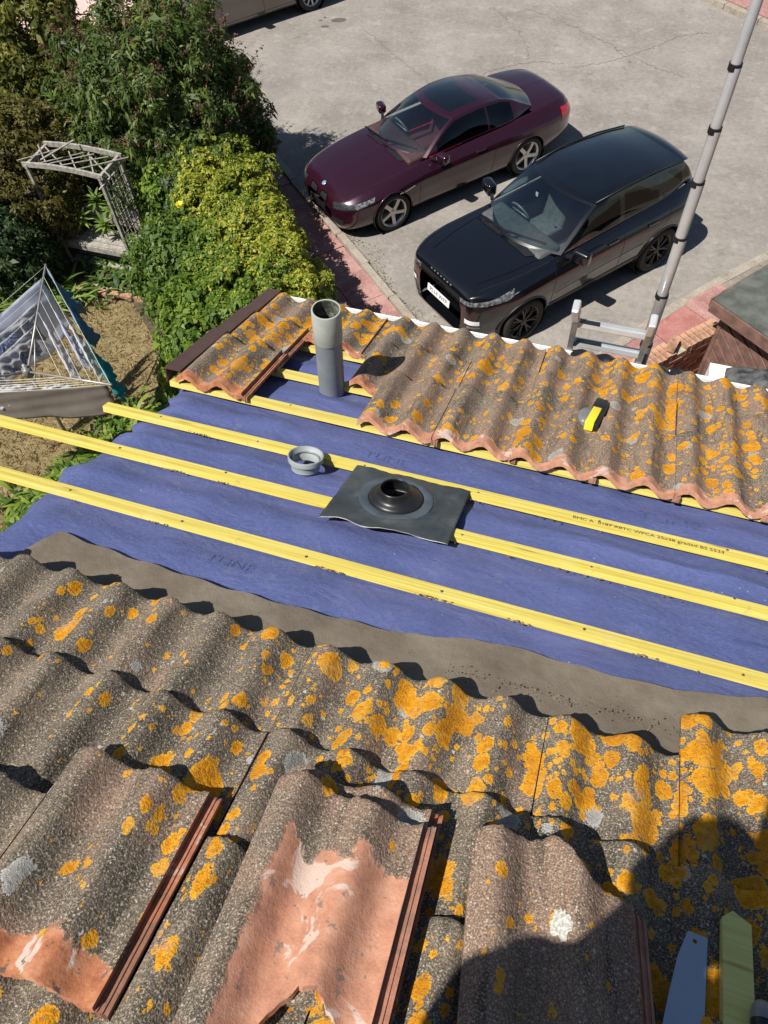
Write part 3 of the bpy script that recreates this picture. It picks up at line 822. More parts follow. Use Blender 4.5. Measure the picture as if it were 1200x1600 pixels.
# dry verge units
for i, (va, vb) in enumerate(((2.44, 2.86), (2.80, 3.15), (3.09, 3.46))):
    b = MB(); hh = 0.066 + 0.004 * i
    b.box((0, 0, 0), (0.066, vb - va, 0.006)); b.box((-0.036, 0, -0.030), (0.006, vb - va, 0.066))
    b.box((0.031, 0, -0.006), (0.005, vb - va, 0.012))
    o = b.build('verge_unit', MAT['brown_pvc'], house)
    o.matrix_parent_inverse = Matrix.Translation(-Vector(house.location))
    M = ROOF.copy(); M.translation = rf(-1.598 - 0.006 * i, (va + vb) / 2, hh - 0.008 * i)
    o.matrix_basis = M @ Matrix.Rotation(0.045, 4, 'X')
# gutter
g0 = rf(0, 3.42, 0)
gy, gz = g0.y + 0.055, g0.z - 0.045
prof = [(-0.062, 0.0), (-0.060, -0.03), (-0.045, -0.058), (0.0, -0.070), (0.045, -0.058), (0.060, -0.03), (0.062, 0.0), (0.070, 0.004), (0.070, 0.010), (0.058, 0.010), (0.055, -0.028), (0.041, -0.053), (0.0, -0.064), (-0.041, -0.053), (-0.055, -0.028), (-0.058, 0.0)]
def gutter(x0, x1, mat, name, grow=0.0):
    vs = [(x, gy + y * (1 + grow), gz + z * (1 + grow)) for x in (x0, x1) for y, z in prof]
    n = len(prof)
    fs = [(i, (i + 1) % n, (i + 1) % n + n, i + n) for i in range(n)] + [tuple(range(n))[::-1], tuple(range(n, 2 * n))]
    return mobj(name, vs, fs, mat, house, keep=True)
gutter(-1.62, UR, MAT['white_pvc'], 'gutter')
for x in (-0.9, 0.55, 1.9):
    gutter(x - 0.05, x + 0.05, MAT['white_pvc'], 'gutter_bracket', 0.08)
b = MB(); b.box((1.0, gy - 0.085, gz - 0.10), (5.2, 0.02, 0.20)); b.build('fascia', MAT['white_pvc'], house, keep=True)
def strip_on_gutter(x0, x1, seed):
    n = 14; vs = []
    for i in range(n + 1):
        x = x0 + (x1 - x0) * i / n
        for j, (dy, dz) in enumerate(((-0.10, 0.03), (-0.05, 0.028), (0.0, 0.018), (0.05, 0.020), (0.082, 0.014), (0.088, -0.05))):
            vs.append((x, gy + dy, gz + dz + 0.010 * math.sin(i * 0.9 + j + seed)))
    o = mobj('rubber_mat', vs, quads(n + 1, 6), MAT['rubber'], None, smooth=True)
    md = o.modifiers.new('t', 'SOLIDIFY'); md.thickness = 0.005
    return o
tag(strip_on_gutter(-0.07, 0.16, 1), 'black rubber mat over the gutter between the ladder stiles', 'rubber mat')
tag(strip_on_gutter(0.34, 0.50, 3), 'short black rubber mat over the gutter beside the pole foot', 'rubber mat')
# lower bay roof at the right with white fascia
b = MB(); b.box((1.545, 3.13, 4.89), (1.78, 0.26, 0.14)); bay = b.build('bay_fascia', MAT['white_pvc'], house, keep=True)
n1, n2 = 40, 16; vs = []
for i in range(n1):
    for j in range(n2):
        s_, t_ = i / (n1 - 1), j / (n2 - 1)
        ed = (1 - abs(2 * t_ - 1) ** 3) ** 0.5 * min(1.0, (s_ * 9 + .02)) ** 0.5
        vs.append((0.735 + 1.6 * s_, 2.99 + 0.27 * t_, 4.955 + 0.075 * ed + 0.012 * float(wob(s_ * 20, t_ * 9, 2.0))))
mobj('bay_roof', vs, quads(n1, n2), MAT['leadgrey'], house, smooth=True, keep=True)
# ------------------------------------------------------------------ loose tiles on the near roof
def brk(x, pts):
    xs, ys = zip(*pts)
    return float(np.interp(x, xs, ys))
dm = tile_mesh('loose_roof_tile', 31, head=lambda x: brk(x, [(0, 0), (.10, .0), (.115, .012), (.125, .045), (.15, .082), (.175, .108), (.20, .114), (.225, .095), (.25, .075), (.27, .06), (.29, .02), (.30, .0), (.33, 0)]) - 0.055,
               tail=lambda x: 0.395 + 0.012 * math.sin(x * 20), rough=0.0022)
LT = dict(parent=None, jit=0.0, name='loose_roof_tile')
o = put_tile(-1.105, 0.645, 0.030, lich=0.02, head=0.075, tilt=0.075, **LT)
tag(o, 'loose grey tile at the lower left edge with white-scaled clay head', 'roof tile', 'loose roof tiles')
o = put_tile(-0.805, 0.757, 0.034, lich=0.0, head=0.072, tilt=0.070, rot=0.01, **LT)
tag(o, 'loose dark tile with sparse lichen dots and a red side rib', 'roof tile', 'loose roof tiles')
o = put_tile(-0.362, 0.862, 0.050, lich=-0.02, head=-0.1, warm=0.1, tilt=0.075, rot=0.03, **LT)
tag(o, 'lower of two stacked loose tiles, mostly hidden under the terracotta one', 'roof tile', 'loose roof tiles')
o = put_tile(-0.366, 0.822, 0.074, me=dm, lich=-0.22, head=0.285, tilt=0.078, rot=0.035, warm=0.22, claymin=0.050, **LT)
tag(o, 'broken loose tile with big bare terracotta patch, on top of another tile', 'roof tile', 'loose roof tiles')
em = tile_mesh('loose_roof_tile', 33, tail=lambda x: brk(x, [(0, .385), (.05, .388), (.10, .392), (.15, .397), (.165, .398), (.170, .384), (.182, .378), (.20, .352), (.225, .332), (.25, .322), (.275, .318), (.30, .300), (.33, .272)]), rough=0.002)
o = put_tile(0.070, 0.865, 0.062, me=em, lich=-0.16, head=-0.1, tilt=0.085, rot=0.150, warm=0.24, **LT)
tag(o, 'loose brown tile with a snapped corner and one pale lichen spot', 'roof tile', 'loose roof tiles')
# pale lichen rosette on the snapped tile
rsl = np.random.RandomState(14); Mi = o.matrix_basis
vs = [(0.165, 0.235, float(tile_prof(np.array([0.165]))[0]) + 0.003)]
for a in np.linspace(0, 6.2832, 29)[:-1]:
    r_ = 0.021 * (1 + 0.28 * rsl.normal(0, 0.5)) ; x_ = 0.165 + r_ * 0.75 * math.cos(a); y_ = 0.235 + r_ * 1.25 * math.sin(a)
    vs.append((x_, y_, float(tile_prof(np.array([x_]))[0]) + 0.0018))
lo = mobj('lichen_rosette', [tuple(Mi @ Vector(v)) for v in vs], [(0, 1 + i, 1 + (i + 1) % 28) for i in range(28)], plain('pale_lichen', (0.50, 0.48, 0.42), 0.95, 0.35, 160, bump=0.8, bscale=300), None)
lo.parent = o; lo.matrix_parent_inverse = Mi.inverted()
# broken bits in the hole
def rubble(name, n, centre, spread, smin, smax, seed, mat):
    rs = np.random.RandomState(seed); b = MB()
    for _ in range(n):
        c = Vector(centre) + Vector((rs.normal(0, spread[0]), rs.normal(0, spread[1]), 0))
        s_ = rs.uniform(smin, smax)
        vs = [Vector(p) for p in ((1, 0, -.5), (-.5, .8, -.5), (-.6, -.7, -.5), (.3, .1, .7), (-.4, .2, .5))]
        q = Matrix.Rotation(rs.uniform(0, 6.3), 3, 'Z') @ Matrix.Rotation(rs.uniform(-.6, .6), 3, 'X')
        b.add([rf(c.x + (q @ p).x * s_, c.y + (q @ p).y * s_, c.z + (q @ p).z * s_ * .7) for p in vs], [(0, 1, 4, 3), (1, 2, 4), (2, 0, 3, 4), (0, 2, 1)])
    return b.build(name, mat)
cr = MB()
allc = []
for (u, v) in ((-1.10, 2.145), (-0.93, 2.135), (-0.55, 2.10), (-1.17, 1.62), (-1.0, 1.605), (-0.42, 1.60), (-0.9, 1.885), (0.5, 1.60), (-1.62, 1.6)):
    pass
rsd = np.random.RandomState(8)
b = MB()
def crumb(u, v, h, s_):
    vs = [Vector(p) for p in ((1, 0, -.5), (-.5, .8, -.5), (-.6, -.7, -.5), (.3, .1, .7), (-.4, .2, .5))]
    q = Matrix.Rotation(rsd.uniform(0, 6.3), 3, 'Z') @ Matrix.Rotation(rsd.uniform(-.6, .6), 3, 'X')
    b.add([rf(u + (q @ p).x * s_, v + (q @ p).y * s_, h + (q @ p).z * s_ * .7) for p in vs], [(0, 1, 4, 3), (1, 2, 4), (2, 0, 3, 4), (0, 2, 1)])
for bi, vv in enumerate((BT0 - 0.02, BT0 + BG - 0.022, BT0 + 2 * BG - 0.05)):
    for _ in range(14):
        uc = rsd.uniform(-1.5, 1.2)
        for _ in range(rsd.randint(2, 14)):
            crumb(uc + rsd.normal(0, .02), vv - 0.003 - abs(rsd.normal(0, .004)), -0.018 + rsd.uniform(0, .006), rsd.uniform(.0015, .006))
for _ in range(160):
    crumb(rsd.uniform(-1.5, 1.3), rsd.uniform(1.45, 2.4), -0.020, rsd.uniform(.001, .003))
for _ in range(170):
    t = rsd.uniform(0, 1); crumb(-0.15 + 0.58 * t + rsd.normal(0, .012), 1.335 + 0.01 * t + rsd.normal(0, .012), 0.004, rsd.uniform(.001, .0035))
for _ in range(220):
    crumb(rsd.uniform(-1.4, 1.1), rsd.uniform(1.25, 1.42), -0.006, rsd.uniform(.0006, .002))
o = b.build('roof_debris', MAT['debris']); tag(o, 'crumbs of moss and broken tile caught against the battens', 'debris', kind='stuff')

# ------------------------------------------------------------------ soil pipe, collar, flashing
pb = rf(-1.005, 2.735, -0.05)
lean = Vector((0.055, 0.0, 1)).normalized()
axisM = lean.to_track_quat('Z', 'Y').to_matrix().to_4x4()
axisM.translation = pb
pipe = empty('vent_pipe', pb); tag(pipe, 'upright grey soil vent pipe rising through the blue membrane', 'pipe')
ro, ri = 0.055, 0.0505
Mloc = lean.to_track_quat('Z', 'Y').to_matrix().to_4x4()
b = MB(); b.lathe([(ro, -0.3), (ro, 0.335), (ri, 0.335), (ri, -0.3)], 40, Mloc, True); b.build('pipe_body', MAT['grey_pvc'], pipe, smooth=True, sharp=40)
b = MB(); b.lathe([(ro + .0025, 0.325), (ro + .003, 0.33), (ro + .003, 0.472), (ro + .001, 0.476), (ri + .001, 0.476), (ri, 0.47), (ri, 0.325)], 40, Mloc, True); b.build('pipe_socket', MAT['pale_pvc'], pipe, smooth=True, sharp=40)
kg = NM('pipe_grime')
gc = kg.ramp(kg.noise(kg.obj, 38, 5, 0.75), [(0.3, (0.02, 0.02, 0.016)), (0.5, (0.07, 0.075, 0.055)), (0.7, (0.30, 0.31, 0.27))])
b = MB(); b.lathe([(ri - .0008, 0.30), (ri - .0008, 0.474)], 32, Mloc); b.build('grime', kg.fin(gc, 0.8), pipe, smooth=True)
# loose collar
cl = rf(-0.862, 2.095, -0.020)
col = empty('pipe_collar', cl); col.rotation_euler = ROOF.to_euler(); tag(col, 'short light grey pipe collar lying loose on the membrane', 'pipe collar')
b = MB(); b.lathe([(0.052, 0.0), (0.053, 0.024), (0.057, 0.028), (0.063, 0.031), (0.065, 0.048), (0.064, 0.052), (0.060, 0.052), (0.058, 0.046), (0.053, 0.034), (0.049, 0.028), (0.048, 0.0)], 48, None, True)
b.build('ring', MAT['ring_pvc'], col, smooth=True, sharp=50)
b = MB(); b.lathe([(0.049, 0.030), (0.047, 0.034), (0.0485, 0.039), (0.053, 0.036)], 48, None, True); b.build('seal', MAT['greyplast'], col, smooth=True)
# flashing
fl = empty('pipe_flashing', rf(-0.48, 1.985, 0.004)); fl.rotation_euler = ROOF.to_euler(); tag(fl, 'black rubber pipe flashing on a dark square sheet across two battens', 'pipe flashing')
cor = [(-0.205, 0.165), (0.212, 0.172), (0.212, -0.150), (-0.215, -0.180)]    # far-left, far-right, near-right, near-left (u,v local)
n = 46; vs = []
for i in range(n):
    for j in range(n):
        s_, t_ = i / (n - 1), j / (n - 1)
        near = Vector(cor[3]).lerp(Vector(cor[2]), s_); far = Vector(cor[0]).lerp(Vector(cor[1]), s_)
        p = near.lerp(far, t_)
        r = math.hypot(p.x + 0.01, p.y - 0.012)
        edge = max(abs(2 * s_ - 1), abs(2 * t_ - 1))
        z = 0.002 + 0.006 * float(wob(p.x * 13, p.y * 15, 4.0)) * edge ** 3 + 0.010 * max(0, (1 - t_) * 2.2 - 1.2) * math.sin(s_ * 7.5 + .3) ** 2
        z += 0.007 * max(0, 1 - abs(r - 0.128) / 0.012) * 0.6 + (0.004 if r < 0.128 else 0)
        y = p.y + 0.006 * math.sin(s_ * 11) * (1 if t_ < 0.03 else 0)
        vs.append((p.x, y, z))
fq = [q for q in quads(n, n).tolist() if max(math.hypot(vs[k][0] + .012, vs[k][1] - .012) for k in q) > 0.058]
o = mobj('sheet', vs, fq, MAT['flashing'], fl, smooth=True)
md = o.modifiers.new('t', 'SOLIDIFY'); md.thickness = 0.003
o = MB(); rim = []
for i in range(n):
    s_ = i / (n - 1); v_ = vs[i * n]; rim.append((v_[0], v_[1] - .001, v_[2] - .0005))
o.tube(rim, 0.0011, 6); o.build('bright_edge', MAT['alu_dull'], fl, smooth=True)
ctr = Vector((-0.012, 0.012, 0.004))
b = MB(); b.lathe([(0.094, 0.011), (0.100, 0.0135), (0.120, 0.0135), (0.127, 0.010)], 56, Matrix.Translation((-0.012, 0.012, 0.0)))
b.build('bonded_ring', plain('bonded_ring', (0.060, 0.078, 0.092), 0.5, 0.25, 12), fl, smooth=True)
# cone axis leans towards vertical
ax = ((ROOF.to_3x3().inverted() @ Vector((0, 0, 1))).normalized() * 0.5 + Vector((-0.05, -0.10, 0.5))).normalized()
prof_ = [(0.093, 0.004, 0), (0.092, 0.012, 0), (0.088, 0.017, 0), (0.080, 0.021, .1), (0.071, 0.028, .35), (0.064, 0.040, .7), (0.0585, 0.054, 1), (0.0560, 0.062, 1), (0.0525, 0.062, 1), (0.054, 0.052, 1), (0.058, 0.036, .7), (0.056, 0.008, .2)]
vs = []; m = len(prof_); nn = 44
for k in range(nn):
    a = 2 * math.pi * k / nn
    for r, z, w in prof_:
        rag = 0.007 * math.sin(3 * a + 1) * (1 if z > 0.09 else 0)
        base = ctr + Vector((r * math.cos(a) * (1.0 - .12 * w), r * math.sin(a), 0)) + Vector((0, 0, z * (1 - w))) + ax * ((z + rag) * w)
        vs.append(tuple(base))
fs = [(k * m + i, ((k + 1) % nn) * m + i, ((k + 1) % nn) * m + (i + 1), k * m + i + 1) for k in range(nn) for i in range(m - 1)]
mobj('rubber_cone', vs, fs, MAT['rubber'], fl, smooth=True)

# ------------------------------------------------------------------ tools
tool = empty('pocket_tool', rf(0.085, 2.83, 0.062)); tool.rotation_euler = (ROOF @ Matrix.Rotation(RAD(-8), 4, 'Z')).to_euler(); tool.scale = (1.35, 1.35, 1.2)
tag(tool, 'yellow and black pocket tool with grey curved side lying on the far tiles', 'tool')
def rbox(name, size, loc, mat, parent, bev=0.004, seg=2, M=None):
    bm = bmesh.new(); bmesh.ops.create_cube(bm, size=1.0)
    bmesh.ops.scale(bm, vec=size, verts=bm.verts)
    bmesh.ops.bevel(bm, geom=bm.edges[:], offset=bev, segments=seg, profile=0.6, affect='EDGES')
    me = bpy.data.meshes.new(name); 
    if M is not None: bm.transform(M)
    bm.transform(Matrix.Translation(loc)); bm.to_mesh(me); bm.free()
    me.materials.append(mat); me.polygons.foreach_set('use_smooth', [True] * len(me.polygons)); me.set_sharp_from_angle(angle=RAD(35))
    o = bpy.data.objects.new(name, me); return link(o, parent)
rbox('yellow_grip', (0.026, 0.105, 0.034), (0.008, -0.040, 0.004), MAT['yellow'], tool, 0.003)
rbox('black_end', (0.038, 0.062, 0.036), (0.010, 0.046, 0.004), MAT['black'], tool, 0.006)
rbox('spine', (0.012, 0.15, 0.030), (0.027, -0.012, 0.001), MAT['black'], tool, 0.004)
b = MB(); b.lathe([(0.0, 0.014), (0.030, 0.014), (0.040, 0.008), (0.042, 0.0), (0.042, -0.012), (0.0, -0.012)], 28, Matrix.Translation((-0.012, -0.038, 0.006)) @ Matrix.Diagonal((0.62, 1.15, 1, 1)))
b.build('grey_side', MAT['greyplast'], tool, smooth=True, sharp=50)
# saw blade
def flat_thing(name, pts, h0, h1, mat, hole=None):
    vs = [rf(u, v, h) for h in (h0, h1) for u, v in pts]
    n = len(pts)
    return MB().add(vs, [tuple(range(n, 2 * n)), tuple(range(n))[::-1]] + [(i, (i + 1) % n, (i + 1) % n + n, i + n) for i in range(n)])
saw = empty('hand_saw', rf(0.43, 0.60, 0.066)); tag(saw, 'hand saw with grey-blue blade tip lying beside the snapped tile', 'saw')
hc = Vector((0.4425, 0.802)); hr = 0.0042
outer = [(0.4305, 0.8175), (0.4655, 0.816), (0.452, 0.62), (0.442, 0.42), (0.345, 0.42), (0.398, 0.70), (0.412, 0.765)]
bm = bmesh.new()
ov = [bm.verts.new((*p, 0)) for p in outer]
oe = [bm.edges.new((ov[i], ov[(i + 1) % len(ov)])) for i in range(len(ov))]
hv = [bm.verts.new((hc.x + hr * math.cos(a), hc.y + hr * math.sin(a), 0)) for a in np.linspace(0, 6.2832, 15)[:-1]]
he = [bm.edges.new((hv[i], hv[(i + 1) % 14])) for i in range(14)]
bmesh.ops.triangle_fill(bm, use_beauty=True, edges=oe + he)
bmesh.ops.recalc_face_normals(bm, faces=bm.faces)
for v_ in bm.verts:
    h = 0.074
    v_.co = rf(v_.co.x, v_.co.y, h)
me = bpy.data.meshes.new('blade'); bm.to_mesh(me); bm.free(); me.materials.append(MAT['steelblade'])
o = link(bpy.data.objects.new('blade', me), saw, True); md = o.modifiers.new('t', 'SOLIDIFY'); md.thickness = 0.0012
hb = MB()
hb.tube([rf(0.36, 0.43, 0.078), rf(0.37, 0.36, 0.078), rf(0.40, 0.30, 0.078), rf(0.44, 0.33, 0.078), rf(0.435, 0.43, 0.078), rf(0.36, 0.43, 0.078)], 0.015, 10)
hb.build('handle', MAT['black'], saw, smooth=True, keep=True)
off = flat_thing('batten_offcut', [(0.489, 0.8595), (0.5085, 0.878), (0.541, 0.862), (0.520, 0.30), (0.470, 0.30)], 0.060, 0.085, MAT['offcut']).build('batten_offcut', MAT['offcut'])
tag(off, 'pale yellow batten offcut with a pointed end, lying in the shadow', 'batten offcut')
kn = empty('tool_handle', rf(0.535, 0.70, 0.10)); tag(kn, 'dark rubber tool handle with a grey cap at the bottom right corner', 'tool handle')
p0 = rf(0.541, 0.722, 0.104); p1 = rf(0.530, 0.52, 0.104)
dirv = (p1 - p0).normalized()
b = MB(); prof2 = [(0.002, 0.0), (0.010, 0.002), (0.0165, 0.010), (0.019, 0.022), (0.0195, 0.034)]
Mk = dirv.to_track_quat('Z', 'Y').to_matrix().to_4x4(); Mk.translation = p0
b.lathe(prof2, 24, Mk); b.build('grey_cap', MAT['greyplast'], kn, smooth=True, keep=True)
b = MB(); b.lathe([(0.0195, 0.034), (0.0175, 0.06), (0.0185, 0.10), (0.017, 0.15), (0.015, 0.20), (0.0, 0.20)], 24, Mk); b.build('rubber_grip', MAT['rubber'], kn, smooth=True, keep=True)

# ------------------------------------------------------------------ ladder and pole
lad = empty('ladder', (0.08, 4.2, 0)); tag(lad, 'aluminium ladder top with two rungs leaning over the white gutter', 'ladder')
def lp(x, z):
    return Vector((x, 2.800 - (z - 5.30) * 0.255, z))
for x, zt, tilt in ((-0.072, 5.655, -0.02), (0.250, 5.650, 0.0)):
    b = MB(); b.bar(lp(x, 0.02), lp(x + tilt * .5, zt - 0.07), 0.026, 0.064, Vector((0, 1, 0.2))); b.build('stile', MAT['alu_dull'], lad, keep=True)
    b = MB(); b.bar(lp(x + tilt * .5, zt - 0.085), lp(x + tilt, zt), 0.034, 0.070, Vector((0, 1, 0.2)))
    o = b.build('stile_cap', MAT['alu'], lad, keep=True)
    md = o.modifiers.new('b', 'BEVEL'); md.width = 0.008; md.segments = 2
zs = [5.53, 5.375] + [5.375 - 0.25 * k for k in range(1, 21)]
for z in zs:
    b = MB(); b.bar(lp(-0.075, z), lp(0.25, z), 0.042, 0.034, Vector((0, 0.25, 1))); o = b.build('rung', MAT['alu'], lad, keep=True)
    md = o.modifiers.new('b', 'BEVEL'); md.width = 0.006; md.segments = 2
    b = MB(); b.bar(lp(-0.060, z) + Vector((0, -0.006, 0.019)), lp(0.03 if z > 5.5 else 0.06, z) + Vector((0, -0.006, 0.019)), 0.030, 0.004, Vector((0, 0.25, 1)))
    if z > 5.3: b.build('rung_tread', MAT['rubber'], lad, keep=True)
pole = empty('telescopic_pole', (0.30, 3.0, 0)); tag(pole, 'tall aluminium telescopic pole with black joint bands standing by the ladder', 'pole')
def pp(z):
    return Vector((0.272 - 0.014 * (z - 5.3), 2.93 + 0.012 * (z - 5.3), z))
jz = [0.02, 1.2, 2.4, 3.4, 4.3, 5.04, 5.30, 5.60, 5.905, 6.16, 6.375, 6.60, 6.86, 7.2]
rr_ = 0.0290
for i in range(len(jz) - 1):
    r_ = rr_ - 0.0014 * max(0, i - 4)
    b = MB(); b.lathe([(r_, 0), (r_, jz[i + 1] - jz[i] + .01)], 28, Matrix.Translation(pp(jz[i]))); b.build('pole_section', MAT['alu'] if i > 6 else MAT['alu_dull'], pole, smooth=True, keep=True)
    b = MB(); z = jz[i + 1]; b.lathe([(r_, -0.004), (r_ + .0025, -0.004), (r_ + .0025, 0.020), (r_ - .002, 0.020)], 28, Matrix.Translation(pp(z))); b.build('joint_band', MAT['black'], pole, smooth=True, keep=True, sharp=40)
b = MB(); b.lathe([(0.0, 7.21), (rr_ - .013, 7.21), (rr_ - .013, 7.22)], 20, Matrix.Translation((0.245, 2.953, 0))); b.build('end_cap', MAT['black'], pole, keep=True)

# ------------------------------------------------------------------ brick wall and shed at the right
w0 = Vector((0.30, 6.42, 0)); w1 = Vector((1.50, 7.82, 0)); wd = (w1 - w0).normalized(); wn_ = Vector((wd.y, -wd.x, 0)); WL = (w1 - w0).length; WT = 1.45
bw = empty('brick_wall', w0); bw.rotation_euler = (0, 0, math.atan2(wd.y, wd.x))
tag(bw, 'dark brick garden wall with a rough mortared top beside the boarded shed', 'wall')
b = MB(); b.box((WL / 2, 0, WT / 2 - 0.03), (WL - 0.02, 0.205, WT - 0.06)); b.build('mortar_core', MAT['mortar'], bw)
bmesh_brick = None; rs = np.random.RandomState(4)
bk = MB().box((0, 0, 0), (0.213, 0.04, 0.063)).build('brick', MAT['brick'], bw); bk.location = (0.12, -0.092, WT - 0.17)
for row in range(19):
    z = WT - 0.17 - row * 0.075
    if z < 0.05: break
    for c_ in range(9):
        x = 0.12 + c_ * 0.225 - (0.1125 if row % 2 else 0)
        if x < 0.0 or x > WL + 0.02 or (row == 0 and c_ == 0): continue
        o = copy_obj(bk, 'brick', bw); o.location = (x, -0.092 + rs.uniform(-.004, .004), z); o.rotation_euler = (0, rs.uniform(-.01, .01), rs.uniform(-.015, .015))
cap = MB().box((0, 0, 0), (0.066, 0.218, 0.10)).build('brick', MAT['palebrick'], bw); cap.location = (0.03, 0, WT - 0.065)
ncap = int(WL / 0.078)
for c_ in range(1, ncap):
    o = copy_obj(cap, 'brick', bw); lift = 0.0
    if c_ in (13, 14): continue
    o.location = (0.03 + c_ * 0.078, rs.uniform(-.006, .006), WT - 0.065 + rs.uniform(-.008, .006)); o.rotation_euler = (rs.uniform(-.04, .04), rs.uniform(-.06, .06), rs.uniform(-.06, .06))
o = MB().box((0, 0, 0), (0.215, 0.10, 0.065)).build('brick', MAT['palebrick'], bw); o.location = (1.02, 0.0, WT + 0.03); o.rotation_euler = (0.05, 0.1, 0.5)
# shed
sx = Vector((0.60, 0.80, 0)); sy = Vector((0.80, -0.60, 0))
shed = empty('shed', (1.42, 7.55, 0)); shed.rotation_euler = (0, 0, math.atan2(sy.y, sy.x))
tag(shed, 'small shed with grey felt roof and brown diagonal boards', 'shed')
# local x along the face towards camera-right (sy), local y away (sx)
b = MB(); b.box((1.0, 1.1, 0.92), (1.9, 2.1, 1.84)); b.build('wall', plain('shed_backing', (0.03, 0.018, 0.014), 0.9), shed)
ang = RAD(-38); ca, sa = math.cos(ang), math.sin(ang)
bw_, pitch = 0.107, 0.125
for k in range(-16, 20):
    # board band clipped to the face rectangle x 0..1.95, z 0.02..1.84
    cx, cz = 0.0, 1.84 + k * pitch / ca * 1.0
    poly = []
    def clip(poly, f):
        out = []
        for i in range(len(poly)):
            p, q = poly[i], poly[(i + 1) % len(poly)]; fp, fq = f(p), f(q)
            if fp >= 0: out.append(p)
            if fp * fq < 0:
                t = fp / (fp - fq); out.append((p[0] + (q[0] - p[0]) * t, p[1] + (q[1] - p[1]) * t))
        return out
    d_ = (ca, sa); nrm = (-sa, ca)
    pts = [(cx + d_[0] * s_ + nrm[0] * w_, cz + d_[1] * s_ + nrm[1] * w_) for s_, w_ in ((-4, -bw_ / 2), (4, -bw_ / 2), (4, bw_ / 2), (-4, bw_ / 2))]
    for f in (lambda p: p[0] - 0.045, lambda p: 1.93 - p[0], lambda p: p[1] - 0.02, lambda p: 1.80 - p[1]):
        pts = clip(pts, f) if pts else pts
    if len(pts) < 3: continue
    n = len(pts); vs = [(x, -0.002, z) for x, z in pts] + [(x, 0.048, z) for x, z in pts]
    b = MB().add(vs, [tuple(range(n)), tuple(range(n, 2 * n))[::-1]] + [(i, i + n, (i + 1) % n + n, (i + 1) % n) for i in range(n)])
    o = b.build('board', MAT['shedwood'], shed); o.location = (0, -0.0 + 0.002 * math.sin(k * 3), 0)
    md = o.modifiers.new('b', 'BEVEL'); md.width = 0.004; md.segments = 1
b = MB(); b.box((0.02, 0.02, 0.90), (0.05, 0.05, 1.80)); b.build('corner_post', MAT['shedwood'], shed)
b = MB(); b.add([(-0.12, -0.12, 1.93), (2.1, -0.12, 1.93), (2.1, 2.3, 2.02), (-0.12, 2.3, 2.02), (-0.12, -0.12, 1.965), (2.1, -0.12, 1.965), (2.1, 2.3, 2.055), (-0.12, 2.3, 2.055)], [(3, 2, 1, 0), (4, 5, 6, 7), (0, 1, 5, 4), (1, 2, 6, 5), (2, 3, 7, 6), (3, 0, 4, 7)]); b.build('roof', MAT['shedfelt'], shed)
b = MB(); b.box((0.99, -0.135, 1.875), (2.22, 0.022, 0.15)); b.build('fascia_board', MAT['shedwood'], shed)
b = MB(); b.box((-0.135, 1.08, 1.91), (0.022, 2.42, 0.12)); b.build('fascia_board', MAT['shedwood'], shed)
# ------------------------------------------------------------------ cars
def paint(name, col, flake, rough=0.28, coat=1.0, metal=0.35):
    k = NM(name)
    f = k.noise(k.obj, 900, 1, 0.5)
    c = k.mix(k.math('MULTIPLY', k.step(f, 0.45, 0.75), 0.5), col, flake)
    return k.fin(c, rough, None, Metallic=metal, Coat_Weight=coat, Coat_Roughness=0.04, Specular_IOR_Level=0.5)
MAT['maroon'] = paint('maroon_metallic', (0.026, 0.0040, 0.012), (0.075, 0.013, 0.034))
MAT['blackpaint'] = paint('black_gloss', (0.0028, 0.0032, 0.0045), (0.005, 0.006, 0.009), 0.25, 1.0, 0.0)
MAT['blackpaint'].node_tree.nodes['Principled BSDF'].inputs['Coat IOR'].default_value = 1.5
MAT['taupepaint'] = paint('taupe_metallic', (0.16, 0.135, 0.12), (0.24, 0.21, 0.19))
def glass(name, tint, refl=0.0):
    k = NM(name)
    t = k.n('ShaderNodeBsdfTransparent', {'Color': tint}).outputs[0]
    g = k.n('ShaderNodeBsdfGlossy', {'Color': (1, 1, 1), 'Roughness': 0.015}).outputs[0]
    fr = k.n('ShaderNodeFresnel', {'IOR': 1.52}).outputs[0]
    fr = k.math('ADD', fr, refl)
    mx = k.n('ShaderNodeMixShader', {0: fr, 1: t, 2: g}).outputs[0]
    k.t.links.new(mx, k.out.inputs['Surface'])
    return k.m
MAT['glass'] = glass('windscreen_glass', (0.60, 0.71, 0.72), 0.085)
MAT['darkglass'] = glass('tinted_glass', (0.028, 0.034, 0.038), 0.01)
MAT['roofglass'] = plain('black_roof_glass', (0.004, 0.006, 0.009), 0.06, 0.1, 5, Coat_Weight=1.0)
MAT['tyre'] = plain('tyre_rubber', (0.014, 0.014, 0.014), 0.75, 0.3, 30)
MAT['rim'] = plain('silver_alloy', (0.55, 0.54, 0.53), 0.3, 0.05, 5, metal=0.75)
MAT['blackrim'] = plain('black_alloy', (0.010, 0.010, 0.011), 0.28, 0.1, 5)
MAT['well'] = plain('wheel_well', (0.006, 0.006, 0.006), 0.9, 0.2, 10)
MAT['trim'] = plain('satin_black_trim', (0.011, 0.011, 0.012), 0.45, 0.2, 12)
MAT['gap'] = plain('panel_gap', (0.004, 0.004, 0.004), 0.8, 0.1, 10)
MAT['chrome'] = plain('chrome', (0.75, 0.75, 0.75), 0.10, 0.05, 5, metal=1.0)
MAT['lamp'] = plain('lamp_lens', (0.13, 0.135, 0.14), 0.12, 0.8, 22, Coat_Weight=1.0)
MAT['lampdark'] = plain('lamp_housing', (0.03, 0.032, 0.035), 0.12, 0.5, 30, Coat_Weight=1.0)
MAT['foglamp'] = plain('fog_lamp', (0.78, 0.80, 0.82), 0.2, 0.05, 30, Coat_Weight=1.0)
